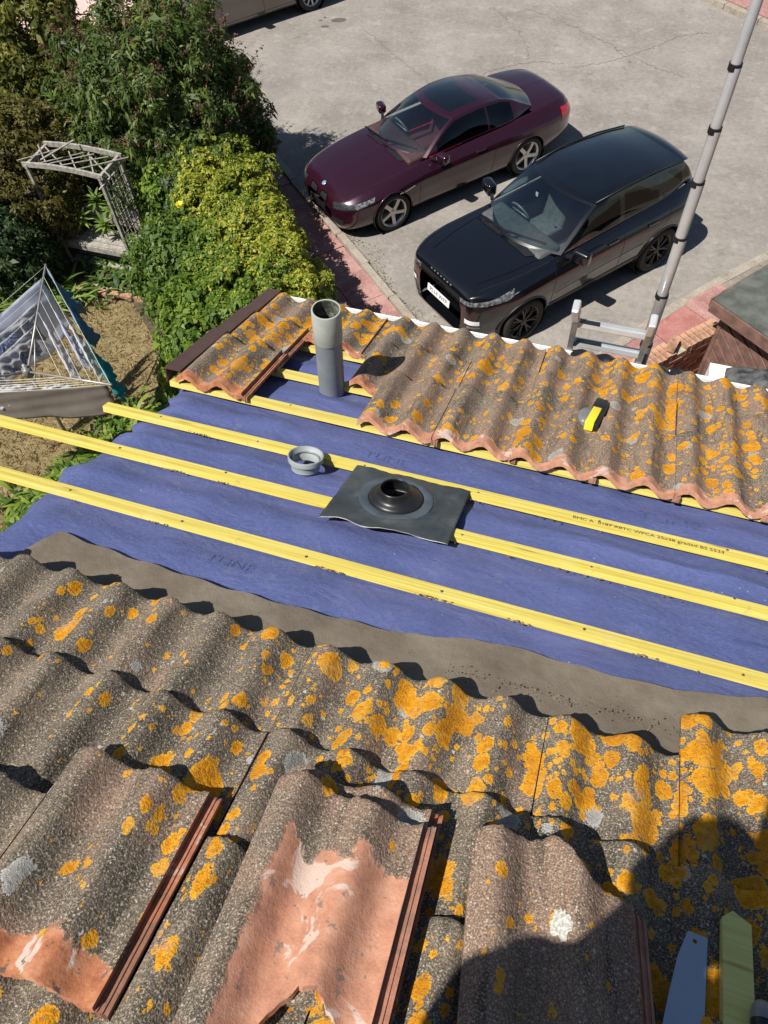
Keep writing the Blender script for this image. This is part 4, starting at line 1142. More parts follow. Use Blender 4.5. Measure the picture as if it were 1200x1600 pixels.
MAT['redlamp'] = plain('tail_lamp', (0.38, 0.012, 0.012), 0.14, 0.3, 20, Coat_Weight=1.0)
MAT['plate'] = plain('number_plate_white', (0.80, 0.80, 0.78), 0.35, 0.03, 10)
MAT['plateink'] = plain('number_plate_ink', (0.01, 0.01, 0.01), 0.5, 0.1, 10)
MAT['redseat'] = plain('red_leather', (0.11, 0.026, 0.026), 0.5, 0.15, 15)
MAT['reddash'] = plain('dark_red_dashboard', (0.055, 0.026, 0.026), 0.6, 0.15, 15)
MAT['greyseat'] = plain('grey_upholstery', (0.12, 0.125, 0.125), 0.7, 0.2, 15)
MAT['dash'] = plain('dashboard', (0.075, 0.08, 0.08), 0.55, 0.2, 12)
MAT['bluewhite'] = plain('blue_badge', (0.25, 0.35, 0.55), 0.2, 0.3, 200, metal=0.3)

def build_car(S, root):
    Lb = S['stations']                       # rows: x, half width low, half width max, z of max, shoulder half width, shoulder z, top centre z, bottom z
    A = np.array(Lb, float)
    xs = np.linspace(A[0, 0], A[-1, 0], 150)
    # denser near the ends
    ends = np.concatenate([A[0, 0] - np.array([0, .006, .015, .03, .05, .075, .1]), A[-1, 0] + np.array([0, .006, .015, .03, .05, .075, .1])])
    xs = np.unique(np.concatenate([xs, ends]))[::-1]
    par = [pchip(A[:, 0], A[:, c], xs) for c in range(1, 8)]
    NP = 46
    rows = []
    for i, x in enumerate(xs):
        wl, wm, zm, wsx, zs, zt, zb = [p[i] for p in par]
        ctrl = [(0, zb), (wl * .8, zb), (wl, zb + 0.05), (wm * .985, zm - 0.14), (wm, zm), (wm * .985, (zm + zs) / 2 + .02), (wsx, zs), (wsx * .86, zs + (zt - zs) * .45), (wsx * .5, zs + (zt - zs) * .85), (0, zt)]
        rows.append(catmull(ctrl, NP))
    R3 = np.array(rows)                       # nx, NP, 2
    nx = len(xs)
    V = np.zeros((nx, NP, 3)); V[:, :, 0] = xs[:, None]; V[:, :, 1] = R3[:, :, 0]; V[:, :, 2] = R3[:, :, 1]
    # wheel arches: snap
    RA = S['arch_r']; zc = S['wheel_r']
    inside = np.zeros((nx, NP), bool)
    for ax_ in (S['xf'], S['xr']):
        dx = V[:, :, 0] - ax_; dz = V[:, :, 2] - zc
        r = np.hypot(dx, dz)
        m = (r < RA) & (V[:, :, 1] > 0.45)
        inside |= m
    keepf = []
    idx = np.arange(nx * NP).reshape(nx, NP)
    cabin = S['cabin']
    for i in range(nx - 1):
        for j in range(NP - 1):
            q = [(i, j), (i + 1, j), (i + 1, j + 1), (i, j + 1)]
            if all(inside[a] for a in q): continue
            yb = min(V[a][1] for a in q)
            xm = xs[i]
            if cabin[1] < xm < cabin[0] and j > NP * 0.70:
                continue
            keepf.append(tuple(idx[a] for a in q))
    for ax_ in (S['xf'], S['xr']):
        dx = V[:, :, 0] - ax_; dz = V[:, :, 2] - zc; r = np.hypot(dx, dz) + 1e-9
        m = (r < RA) & (V[:, :, 1] > 0.45)
        V[:, :, 0] = np.where(m, ax_ + dx / r * RA, V[:, :, 0]); V[:, :, 2] = np.where(m, zc + dz / r * RA, V[:, :, 2])
    flat = V.reshape(-1, 3)
    mir = flat * np.array([1, -1, 1])
    n0 = len(flat)
    faces = keepf + [tuple(k + n0 for k in f[::-1]) for f in keepf]
    allv = np.vstack([flat, mir])
    fullf = [tuple(q) for q in quads(nx, NP).tolist()]
    bv = BVHTree.FromPolygons(allv.tolist(), fullf + [tuple(k + n0 for k in f) for f in fullf])
    # greenhouse
    gh = {'body': MB(), 'trim': MB()}
    def coons(c0, c1, d0, d1, ss, ts, bul=0.0, nd=None):
        c0 = catmull(c0, 41); c1 = catmull(c1, 41); d0 = catmull(d0, 41); d1 = catmull(d1, 41)
        def at(c, t):
            f = t * 40; i = min(int(f), 39); return c[i] + (c[i + 1] - c[i]) * (f - i)
        out = np.zeros((len(ss), len(ts), 3))
        for i, s_ in enumerate(ss):
            for j, t_ in enumerate(ts):
                p = (1 - t_) * at(c0, s_) + t_ * at(c1, s_) + (1 - s_) * at(d0, t_) + s_ * at(d1, t_)
                p -= (1 - s_) * (1 - t_) * c0[0] + s_ * (1 - t_) * c0[-1] + (1 - s_) * t_ * c1[0] + s_ * t_ * c1[-1]
                if nd is not None:
                    p = p + np.array(nd) * bul * math.sin(math.pi * s_) * math.sin(math.pi * t_)
                out[i, j] = p
        return out
    def my(p): return (p[0], -p[1], p[2])
    def cross(corner, centre):
        c, m = np.array(corner), np.array(centre)
        q = np.array([c[0] * .32 + m[0] * .68, c[1] * .55, c[2] * .3 + m[2] * .7])
        return [corner, tuple(q), centre, my(q), my(corner)]
    g = S['gh']
    wb, wt, rt, rb = cross(*g['wb']), cross(*g['wt']), cross(*g['rt']), cross(*g['rb'])
    Ap = [g['wb'][0]] + g['apil'] + [g['wt'][0]]; Ra = [g['wt'][0]] + g['rail'] + [g['rt'][0]]; Cp = [g['rt'][0]] + g['cpil'] + [g['rb'][0]]
    mm = lambda L_: [my(p) for p in L_]
    def lv(a, b, n=14): return [0.0, a] + list(np.linspace(a, b, n)[1:-1]) + [b, 1.0]
    def emit(grid, isg, key_g, glasses, key_b='body'):
        ni, nj = grid.shape[:2]
        vs = [tuple(p) for p in grid.reshape(-1, 3)]
        fb, fg = [], []
        for i in range(ni - 1):
            for j in range(nj - 1):
                f = (i * nj + j, (i + 1) * nj + j, (i + 1) * nj + j + 1, i * nj + j + 1)
                (fg if isg(i, j) else fb).append(f)
        gh[key_b].add(vs, fb)
        if fg:
            glasses.append((key_g, vs, fg))
    glasses = []
    ss, ts = lv(0.035, 0.965, 22), lv(0.05, 0.95, 14)
    gr = coons(wb, wt, Ap, mm(Ap), ss, ts, 0.035, (0.5, 0, 0.4))
    emit(gr, lambda i, j: 0 < i < len(ss) - 2 and 0 < j < len(ts) - 2, 'windscreen', glasses, S.get('ws_frame', 'body'))
    sr = S['sunroof']
    ss = sorted(set([0, sr[0], sr[1], 1] + list(np.linspace(0, 1, 25)))); ts = sorted(set([0, sr[2], sr[3], 1] + list(np.linspace(0, 1, 21))))
    gr = coons(wt, rt, Ra, mm(Ra), ss, ts, S.get('roof_bulge', 0.02), (0, 0, 1))
    emit(gr, lambda i, j: sr[0] - 1e-6 <= ss[i] < sr[1] - 1e-6 and sr[2] - 1e-6 <= ts[j] < sr[3] - 1e-6, 'sunroof', glasses, S.get('roof_frame', 'body'))
    roofgrid = gr
    ss, ts = lv(0.06, 0.94, 18), lv(0.08, 0.92, 12)
    gr = coons(rt, rb, Cp, mm(Cp), ss, ts, 0.03, (-0.5, 0, 0.4))
    emit(gr, lambda i, j: 0 < i < len(ss) - 2 and 0 < j < len(ts) - 2, 'rear_window', glasses)
    # sides
    top = catmull(Ap, 30).tolist() + catmull(Ra, 40).tolist()[1:] + catmull(Cp, 30).tolist()[1:]
    top = np.array(top); o_ = np.argsort(top[:, 0]); topx = top[o_]
    bel = catmull([g['wb'][0]] + g['belt'] + [g['rb'][0]], 60); o2 = np.argsort(bel[:, 0]); belx = bel[o2]
    xa, xb_ = g['wb'][0][0], g['rb'][0][0]
    wins = S['windows']
    xg = sorted(set(list(np.linspace(xb_, xa, 70)) + [w for ab in wins for w in ab]))
    tt = [0.0, 0.05] + list(np.linspace(0.05, 0.90, 9)[1:-1]) + [0.90, 1.0]
    for sgn in (1, -1):
        vs = []
        for x in xg:
            pt = np.array([np.interp(x, topx[:, 0], topx[:, c]) for c in range(3)]); pbt = np.array([np.interp(x, belx[:, 0], belx[:, c]) for c in range(3)])
            for t_ in tt:
                p = pbt + (pt - pbt) * t_; p[0] = x
                p[1] += 0.022 * math.sin(math.pi * t_) * min(1, (pt[2] - pbt[2]) / 0.2)
                vs.append((p[0], sgn * p[1], p[2]))
        nt = len(tt); fb = []; fgw = {w: [] for w in wins}
        for i in range(len(xg) - 1):
            xm = (xg[i] + xg[i + 1]) / 2
            w_ = next((w for w in wins if w[0] < xm < w[1]), None)
            for j in range(nt - 1):
                f = (i * nt + j, (i + 1) * nt + j, (i + 1) * nt + j + 1, i * nt + j + 1)
                if sgn > 0: f = f[::-1]
                (fgw[w_] if (w_ and 0 < j < nt - 2) else fb).append(f)
        gh[S.get('side_frame', 'body')].add(vs, fb)
        for w in wins: glasses.append(('side_window', vs, fgw[w]))
    nb = len(allv)
    body = mobj('body', np.vstack([allv, np.array(gh['body'].v)]), faces + [tuple(k + nb for k in f) for f in gh['body'].f], S['paint'], root, smooth=True, sharp=S.get('sharp', 32))
    if gh['trim'].v:
        gh['trim'].build('window_frame', MAT['trim'], root, smooth=True)
    for nm, vs, fs in glasses:
        used = sorted({k for f in fs for k in f}); mp = {k: i for i, k in enumerate(used)}
        m_ = S['glass'][nm]
        f0 = fs[len(fs) // 2]; pa, pb_, pc = [Vector(vs[k]) for k in f0[:3]]
        if (pb_ - pa).cross(pc - pa).dot((pa + pc) / 2 - Vector((-0.3, 0, 0.5))) < 0: fs = [f[::-1] for f in fs]
        mobj(nm, [vs[k] for k in used], [tuple(mp[k] for k in f) for f in fs], m_, root, smooth=True)
    # floor / interior tub
    x0, x1 = cabin
    b = MB(); b.box(((x0 + x1) / 2, 0, 0.34), (x0 - x1 + 0.5, 1.42, 0.08)); b.build('cabin_floor', MAT['well'], root)
    for s_ in (-1, 1):
        b = MB(); b.box(((x0 + x1) / 2, s_ * 0.70, 0.60), (x0 - x1 + 0.3, 0.05, 0.50)); b.build('door_lining', S['seat'], root)
    b = MB(); dx_, dz_ = S['dash']; b.box((dx_, 0, dz_), (0.42, 1.34, 0.22), Matrix.Rotation(0.1, 3, 'Y')); o = b.build('dashboard', S.get('dashmat', MAT['dash']), root); md = o.modifiers.new('b', 'BEVEL'); md.width = 0.06; md.segments = 3
    for ri_, (sx_, sz_) in enumerate(((S['seat_x'], S.get('seat_dz', 0.0)), (S['seat_x'] - 0.80, S.get('seat_dz', 0.0) - 0.06))):
        for s_ in (-0.37, 0.37):
            rbox('seat', (0.50, 0.48, 0.16), (sx_, s_, 0.55 + sz_), S['seat'], root, 0.05, 3)
            rbox('seat', (0.14, 0.46, 0.60 - 0.18 * ri_), (sx_ - 0.30, s_, 0.82 + sz_ - 0.08 * ri_), S['seat'], root, 0.05, 3, Matrix.Rotation(-0.25, 4, 'Y'))
            if ri_ == 0: rbox('headrest', (0.09, 0.24, 0.17), (sx_ - 0.40, s_, 1.17 + sz_), S['seat'], root, 0.035, 3)
    bm = MB(); Mst = Matrix.Translation((dx_ - 0.33, -0.37, dz_ + 0.02)) @ Matrix.Rotation(RAD(-62), 4, 'Y')
    bm.tube([Mst @ Vector((0.18 * math.cos(a), 0.18 * math.sin(a), 0)) for a in np.linspace(0, 6.2832, 25)], 0.016, 8, False); bm.bar(Mst @ Vector((0, -.17, 0)), Mst @ Vector((0, .17, 0)), 0.05, 0.02); bm.bar(Mst @ Vector((-.17, 0, 0)), Mst @ Vector((0, 0, 0)), 0.05, 0.02)
    bm.build('steering_wheel', MAT['greyplast'], root, smooth=True)
    # wheel wells + wheels
    for ax_ in (S['xf'], S['xr']):
        for s_ in (-1, 1):
            Mw = Matrix.Translation((ax_, s_ * 0.60, zc)) @ Matrix.Rotation(RAD(90), 4, 'X')
            b = MB(); b.lathe([(0.0, -0.16), (RA + .01, -0.16), (RA + .012, 0.30)] if s_ < 0 else [(0.0, 0.16), (RA + .01, 0.16), (RA + .012, -0.30)], 40, Mw); b.build('wheel_well', MAT['well'], root)
            # arch lip
            pts = []
            for a in np.linspace(RAD(-8), RAD(188), 40):
                x_, z_ = ax_ + (RA + .004) * math.cos(a), zc + (RA + .004) * math.sin(a)
                h = bv.ray_cast(Vector((x_, s_ * 1.6, z_)), Vector((0, -s_, 0)))
                if h[0] is not None: pts.append(h[0] + Vector((0, s_ * 0.001, 0)))
            if len(pts) > 4:
                b = MB(); b.tube(pts, S.get('lip', 0.010), 6); b.build('arch_lip', S.get('lipmat', S['paint']), root, smooth=True)
            make_wheel(S, root, ax_, s_ * S['wheel_y'], zc, s_)
    return bv

def make_wheel(S, root, x, y, z, s_):
    w = bpy.data.objects.new('wheel', None); w.empty_display_size = .1; link(w, root); w.location = (x, y, z)
    w.rotation_euler = (RAD(-90) * s_, 0, 0)           # local +z outward
    R, W, rr = S['wheel_r'], 0.235, S['rim_r']
    b = MB(); b.lathe([(rr, -W), (R - .03, -W), (R - .006, -W + .02), (R, -W + .05), (R, -0.05), (R - .006, -0.02), (R - .03, 0.0), (rr + .02, 0.004), (rr, -0.006)], 48)
    b.build('tyre', MAT['tyre'], w, smooth=True, sharp=60)
    rm = S['rim_mat']; b = MB()
    b.lathe([(rr + .004, -0.20), (rr - .02, -0.19), (rr - .03, -0.05), (rr - .018, -0.012), (rr + .002, 0.0), (rr + .005, -0.012)], 48)
    ns = S['spokes']
    for k in range(ns):
        a0 = 2 * math.pi * k / ns + S.get('spoke_rot', 0.3)
        for da0, da1, wd in S['spoke_shape']:
            def P(r, a, z_, side, wdt):
                c = Vector((math.cos(a), math.sin(a), 0)); t = Vector((-math.sin(a), math.cos(a), 0))
                return c * r + t * side * wdt / 2 + Vector((0, 0, z_))
            st = [(0.045, -0.03, wd * 1.15), (rr * .5, -0.022, wd), (rr * .8, -0.022, wd * 1.0), (rr - .012, -0.018, wd * 1.25)]
            vs = []
            for r_, z_, ww in st:
                f_ = (r_ - .045) / (rr - .057); a = a0 + da0 + (da1 - da0) * f_
                vs += [P(r_, a, z_, -1, ww), P(r_, a, z_ + .006, -.5, ww), P(r_, a, z_ + .006, .5, ww), P(r_, a, z_, 1, ww), P(r_, a, z_ - .03, 0, ww)]
            fs = []
            for q in range(3):
                for e in range(5):
                    a_, b_ = q * 5 + e, q * 5 + (e + 1) % 5
                    fs.append((a_, b_, b_ + 5, a_ + 5))
            b.add(vs, fs)
    b.lathe([(0.0, -0.016), (0.03, -0.016), (0.055, -0.028), (0.06, -0.06)], 20)
    b.build('rim', rm, w, smooth=True, sharp=45)
    b = MB(); b.lathe([(0.0, -0.085), (rr * .78, -0.085), (rr * .78, -0.11)], 30); b.build('brake_disc', MAT['trim'], w)

def patch(bv, corners, axis, off, name, mat, root, n=10, m=6, thick=0.0, bow=(0, 0, 0, 0)):
    """quad patch projected onto the body along an axis. corners: 4 points (a,b) in the two other axes; axis 'x+','x-','y+','y-','z+'"""
    sg = 1 if axis[1] == '+' else -1
    vs = []; hit = []
    for i in range(n + 1):
        for j in range(m + 1):
            s_, t_ = i / n, j / m
            p = (Vector(corners[0]) * (1 - s_) + Vector(corners[1]) * s_) * (1 - t_) + (Vector(corners[3]) * (1 - s_) + Vector(corners[2]) * s_) * t_
            p = Vector((p[0], p[1] + bow[0] * math.sin(math.pi * s_) * (1 - t_) + bow[1] * math.sin(math.pi * s_) * t_))
            if axis[0] == 'x': o, d = Vector((sg * 4, p[0], p[1])), Vector((-sg, 0, 0))
            elif axis[0] == 'y': o, d = Vector((p[0], sg * 2.5, p[1])), Vector((0, -sg, 0))
            else: o, d = Vector((p[0], p[1], 4)), Vector((0, 0, -1))
            h = bv.ray_cast(o, d)
            vs.append((h[0] + h[1] * (off if h[1].dot(d) < 0 else -off)) if h[0] is not None else None)
    ok = lambda f: all(vs[k] is not None for k in f)
    fs = [tuple(q) for q in quads(n + 1, m + 1).tolist()]
    fs = [f for f in fs if ok(f)]
    if not fs: return None
    used = sorted({k for f in fs for k in f}); mp = {k: i for i, k in enumerate(used)}
    o = mobj(name, [tuple(vs[k]) for k in used], [tuple(mp[k] for k in f) for f in fs], mat, root, smooth=True)
    if thick:
        md = o.modifiers.new('t', 'SOLIDIFY'); md.thickness = thick; md.offset = 0
    return o
def seam(bv, pts, axis, w, name, mat, root, n=24, off=0.0015):
    sg = 1 if axis[1] == '+' else -1
    c = catmull(pts, n); q = []
    for p in c:
        if axis[0] == 'x': o, d = Vector((sg * 4, p[0], p[1])), Vector((-sg, 0, 0))
        elif axis[0] == 'y': o, d = Vector((p[0], sg * 2.5, p[1])), Vector((0, -sg, 0))
        else: o, d = Vector((p[0], p[1], 4)), Vector((0, 0, -1))
        h = bv.ray_cast(o, d)
        if h[0] is not None: q.append((h[0], h[1] if h[1].dot(d) < 0 else -h[1]))
    if len(q) < 2: return
    vs, fs = [], []
    for i, (p, nrm) in enumerate(q):
        t = (q[min(i + 1, len(q) - 1)][0] - q[max(i - 1, 0)][0]).normalized(); sd = t.cross(nrm).normalized()
        vs += [p + nrm * off + sd * w / 2, p + nrm * off - sd * w / 2]
        if i: fs.append((2 * i - 2, 2 * i - 1, 2 * i + 1, 2 * i))
    mobj(name, [tuple(v) for v in vs], fs, mat, root)
def mirror(root, x, y, z, s_, mat, size=(0.13, 0.22, 0.145)):
    m = rbox('wing_mirror', size, (0, 0, 0), mat, root, 0.05, 4)
    m.location = (x, s_ * y, z); m.rotation_euler = (0, 0, s_ * 0.25)
    b = MB(); b.bar((0, s_ * -0.09, -0.04), (0.04, s_ * -0.22, -0.07), 0.05, 0.03); b.build('mirror_stalk', MAT['trim'], m)
    g_ = rbox('mirror_glass', (0.01, size[1] * .8, size[2] * .75), (-size[0] * .5, 0, 0), MAT['chrome'], m, 0.003, 2)
def wiper(root, a, b_, arm):
    w = MB(); w.bar(a, b_, 0.018, 0.016); w.bar(arm, Vector(a).lerp(Vector(b_), 0.45), 0.014, 0.012); w.build('wiper', MAT['black'], root)
def wedge_light(pts3, thick, name, mat, root):
    pass

# ---- maroon coupe
bmw = empty('parked_coupe', (-3.40, 11.97, 0), RAD(230.2))
tag(bmw, 'maroon two-door coupe with silver five-spoke wheels, nose towards the golden hedge', 'car', 'cars parked on the forecourt')
#  x, low w, max w, z max, shoulder w, shoulder z, top z, bottom z
BST = [(2.30, .34, .40, .44, .36, .52, .55, .26), (2.27, .50, .57, .44, .50, .58, .63, .20), (2.20, .62, .70, .45, .60, .635, .69, .17), (2.08, .72, .81, .47, .69, .68, .745, .16), (1.90, .78, .865, .50, .735, .735, .80, .16),
       (1.60, .82, .905, .53, .765, .79, .855, .17), (1.30, .84, .915, .56, .78, .825, .89, .18), (0.95, .84, .905, .58, .775, .86, .93, .19), (0.6, .83, .895, .60, .765, .885, .95, .19), (0.0, .83, .892, .60, .755, .905, .96, .19),
       (-0.6, .83, .900, .60, .760, .925, .98, .19), (-1.1, .84, .922, .60, .775, .945, 1.0, .19), (-1.45, .84, .928, .60, .765, .955, 1.02, .20), (-1.8, .82, .915, .60, .735, .955, 1.025, .22), (-2.1, .78, .875, .60, .69, .945, 1.015, .24),
       (-2.33, .70, .79, .60, .62, .925, .995, .27), (-2.46, .58, .68, .60, .52, .87, .93, .31), (-2.52, .42, .52, .58, .40, .74, .78, .38)]
BS = dict(stations=BST, arch_r=0.365, wheel_r=0.335, rim_r=0.243, xf=1.39, xr=-1.39, wheel_y=0.905, cabin=(0.72, -1.52), paint=MAT['maroon'],
          gh=dict(wb=((0.62, .715, .93), (0.98, 0, .955)), wt=((-0.02, .535, 1.300), (0.14, 0, 1.345)), rt=((-0.98, .50, 1.285), (-0.92, 0, 1.325)), rb=((-1.62, .60, 1.015), (-1.80, 0, 1.03)),
                  apil=[(0.44, .66, 1.055), (0.20, .59, 1.20)], rail=[(-0.3, .545, 1.335), (-0.65, .53, 1.33)], cpil=[(-1.22, .53, 1.21), (-1.42, .565, 1.11)],
                  belt=[(0.3, .735, .945), (-0.4, .735, .965), (-1.1, .735, .985)]),
          sunroof=(0.13, 0.87, 0.10, 0.66), roof_bulge=0.018, windows=((-1.16, -0.66), (-0.62, 0.40)), glass=dict(windscreen=MAT['glass'], sunroof=MAT['roofglass'], rear_window=MAT['glass'], side_window=MAT['darkglass']),
          seat=MAT['redseat'], seat_dz=-0.10, dash=(0.72, .86), seat_x=-0.10, spokes=5, spoke_shape=[(0.0, 0.10, 0.062)], rim_mat=MAT['rim'], dashmat=MAT['reddash'])
bv = build_car(BS, bmw)
for s_ in (-1, 1):
    sgn = '+' if s_ > 0 else '-'
    hl = patch(bv, [(s_ * .46, .545), (s_ * .80, .60), (s_ * .80, .665), (s_ * .44, .635)], 'x+', 0.006, 'headlight', MAT['lampdark'], bmw, 12, 6)
    patch(bv, [(1.74, .655), (2.04, .60), (2.06, .655), (1.70, .715)], 'y' + sgn, 0.007, 'headlight', MAT['lamp'], bmw, 12, 6)
    for q in (0.52, 0.63):
        b = MB(); b.lathe([(0, .0), (.045, 0), (.052, -.01)], 20, Matrix.Translation((2.205 - (q - .5) * .55, s_ * q, .60)) @ Matrix.Rotation(RAD(80), 4, 'Y')); b.build('headlight_ring', MAT['chrome'], bmw, smooth=True)
    patch(bv, [(s_ * .05, .545), (s_ * .27, .55), (s_ * .25, .655), (s_ * .06, .645)], 'x+', 0.008, 'kidney_grille', MAT['gap'], bmw, 8, 5)
    for e0, e1 in (((s_ * .05, .548), (s_ * .27, .553)), ((s_ * .06, .642), (s_ * .25, .652)), ((s_ * .05, .548), (s_ * .06, .642)), ((s_ * .27, .553), (s_ * .25, .652))):
        seam(bv, [e0, tuple(Vector(e0).lerp(Vector(e1), .5)), e1], 'x+', 0.014, 'grille_surround', MAT['chrome'], bmw, 10, 0.011)
    patch(bv, [(s_ * .42, .30), (s_ * .68, .31), (s_ * .66, .40), (s_ * .42, .39)], 'x+', 0.005, 'bumper_vent', MAT['gap'], bmw, 8, 4)
    seam(bv, [(0.86, .22), (0.86, .5), (0.84, .80)], 'y' + sgn, 0.007, 'door_seam', MAT['gap'], bmw)
    seam(bv, [(-0.62, .22), (-0.66, .5), (-0.70, .88)], 'y' + sgn, 0.007, 'door_seam', MAT['gap'], bmw)
    seam(bv, [(0.86, .235), (0.1, .235), (-0.62, .24)], 'y' + sgn, 0.006, 'door_seam', MAT['gap'], bmw)
    seam(bv, [(2.05, s_ * .60), (1.4, s_ * .70), (0.8, s_ * .735)], 'z+', 0.007, 'bonnet_seam', MAT['gap'], bmw)
    seam(bv, [(1.25, .62), (1.05, .66), (0.9, .69)], 'y' + sgn, 0.012, 'side_trim', MAT['chrome'], bmw, 12, .004)
    patch(bv, [(-2.10, .74), (-2.44, .72), (-2.44, .86), (-2.14, .89)], 'y' + sgn, 0.006, 'tail_light', MAT['redlamp'], bmw, 10, 6)
    patch(bv, [(s_ * .40, .70), (s_ * .66, .72), (s_ * .66, .86), (s_ * .40, .84)], 'x-', 0.006, 'tail_light', MAT['redlamp'], bmw, 10, 6)
    h_ = bv.ray_cast(Vector((-0.38, s_ * 2, .80)), Vector((0, -s_, 0)))[0]
    rbox('door_handle', (0.20, 0.03, 0.035), (h_.x, h_.y + s_ * .012, h_.z), MAT['maroon'], bmw, 0.012, 3)
    mirror(bmw, 0.46, .955, .985, s_, MAT['maroon'])
    b = MB(); b.lathe([(.042, 0), (.042, -.08), (.036, -.08), (.036, 0)], 20, Matrix.Translation((-2.50, s_ * .52, .32)) @ Matrix.Rotation(RAD(-90), 4, 'Y'), True); b.build('exhaust_tip', MAT['chrome'], bmw, smooth=True)
    seam(bv, [(-1.72, s_ * .52), (-2.1, s_ * .56), (-2.40, s_ * .50)], 'z+', 0.006, 'boot_seam', MAT['gap'], bmw)
patch(bv, [(-.40, .27), (.40, .27), (.40, .37), (-.40, .37)], 'x+', 0.005, 'lower_grille', MAT['gap'], bmw, 10, 4)
b = MB(); b.box((2.325, 0, .435), (0.012, .50, .105)); b.build('number_plate', MAT['trim'], bmw)
b = MB(); b.lathe([(0, .004), (.037, .004), (.041, 0)], 24, Matrix.Translation((2.175, 0, .712)) @ Matrix.Rotation(RAD(28), 4, 'Y')); b.build('round_badge', MAT['bluewhite'], bmw, smooth=True)
patch(bv, [(0.62, -.66), (1.02, -.50), (1.02, .50), (0.62, .66)], 'z+', 0.008, 'cowl', MAT['trim'], bmw, 6, 18)
wiper(bmw, (0.93, -.10, .985), (0.66, .50, 1.0), (1.0, .05, .96)); wiper(bmw, (0.98, -.62, .975), (0.93, -.02, .992), (1.0, -.45, .955))

# ---- black SUV
ev = empty('parked_suv', (-0.88, 9.94, 0), RAD(232.2))
tag(ev, 'black SUV with dark glass roof and white number plate, parked nearest the house', 'car', 'cars parked on the forecourt')
EST = [(2.17, .44, .50, .60, .44, .84, .88, .30), (2.16, .57, .63, .62, .58, .94, .98, .26), (2.10, .66, .735, .66, .66, .995, 1.03, .25), (1.95, .745, .83, .70, .735, 1.025, 1.06, .25), (1.75, .815, .895, .72, .785, 1.045, 1.08, .26),
       (1.40, .87, .950, .74, .815, 1.06, 1.10, .27), (1.05, .87, .945, .74, .81, 1.07, 1.12, .28), (0.7, .865, .935, .72, .80, 1.08, 1.13, .28), (0.0, .865, .93, .74, .805, 1.10, 1.15, .28), (-0.7, .865, .94, .76, .81, 1.135, 1.18, .28),
       (-1.2, .87, .96, .78, .82, 1.165, 1.20, .28), (-1.55, .87, .96, .80, .81, 1.18, 1.22, .29), (-1.85, .83, .92, .80, .77, 1.18, 1.215, .31), (-2.05, .74, .84, .80, .71, 1.14, 1.17, .34), (-2.15, .62, .74, .78, .62, 1.02, 1.05, .38), (-2.19, .48, .60, .74, .50, .90, .92, .44)]
ES = dict(stations=EST, arch_r=0.425, wheel_r=0.365, rim_r=0.262, xf=1.33, xr=-1.33, wheel_y=0.945, cabin=(0.74, -1.85), paint=MAT['blackpaint'],
          gh=dict(wb=((0.66, .785, 1.12), (1.02, 0, 1.135)), wt=((-0.03, .645, 1.545), (0.16, 0, 1.590)), rt=((-1.80, .595, 1.49), (-1.84, 0, 1.535)), rb=((-2.02, .66, 1.19), (-2.12, 0, 1.17)),
                  apil=[(0.44, .745, 1.27), (0.20, .695, 1.425)], rail=[(-0.5, .655, 1.592), (-1.2, .635, 1.565)], cpil=[(-1.90, .63, 1.38), (-1.97, .65, 1.28)],
                  belt=[(0.2, .785, 1.13), (-0.6, .785, 1.16), (-1.4, .775, 1.19)]),
          sunroof=(0.13, 0.87, 0.07, 0.66), roof_bulge=0.016, windows=((-1.72, -1.28), (-1.20, -0.52), (-0.44, 0.42)), glass=dict(windscreen=MAT['glass'], sunroof=MAT['roofglass'], rear_window=MAT['darkglass'], side_window=MAT['darkglass']),
          seat=MAT['greyseat'], dash=(0.74, 1.04), seat_x=-0.08, spokes=7, spoke_shape=[(0.0, 0.16, 0.026), (0.0, -0.16, 0.026)], rim_mat=MAT['blackrim'], lip=0.016, lipmat=MAT['trim'])
bv = build_car(ES, ev)
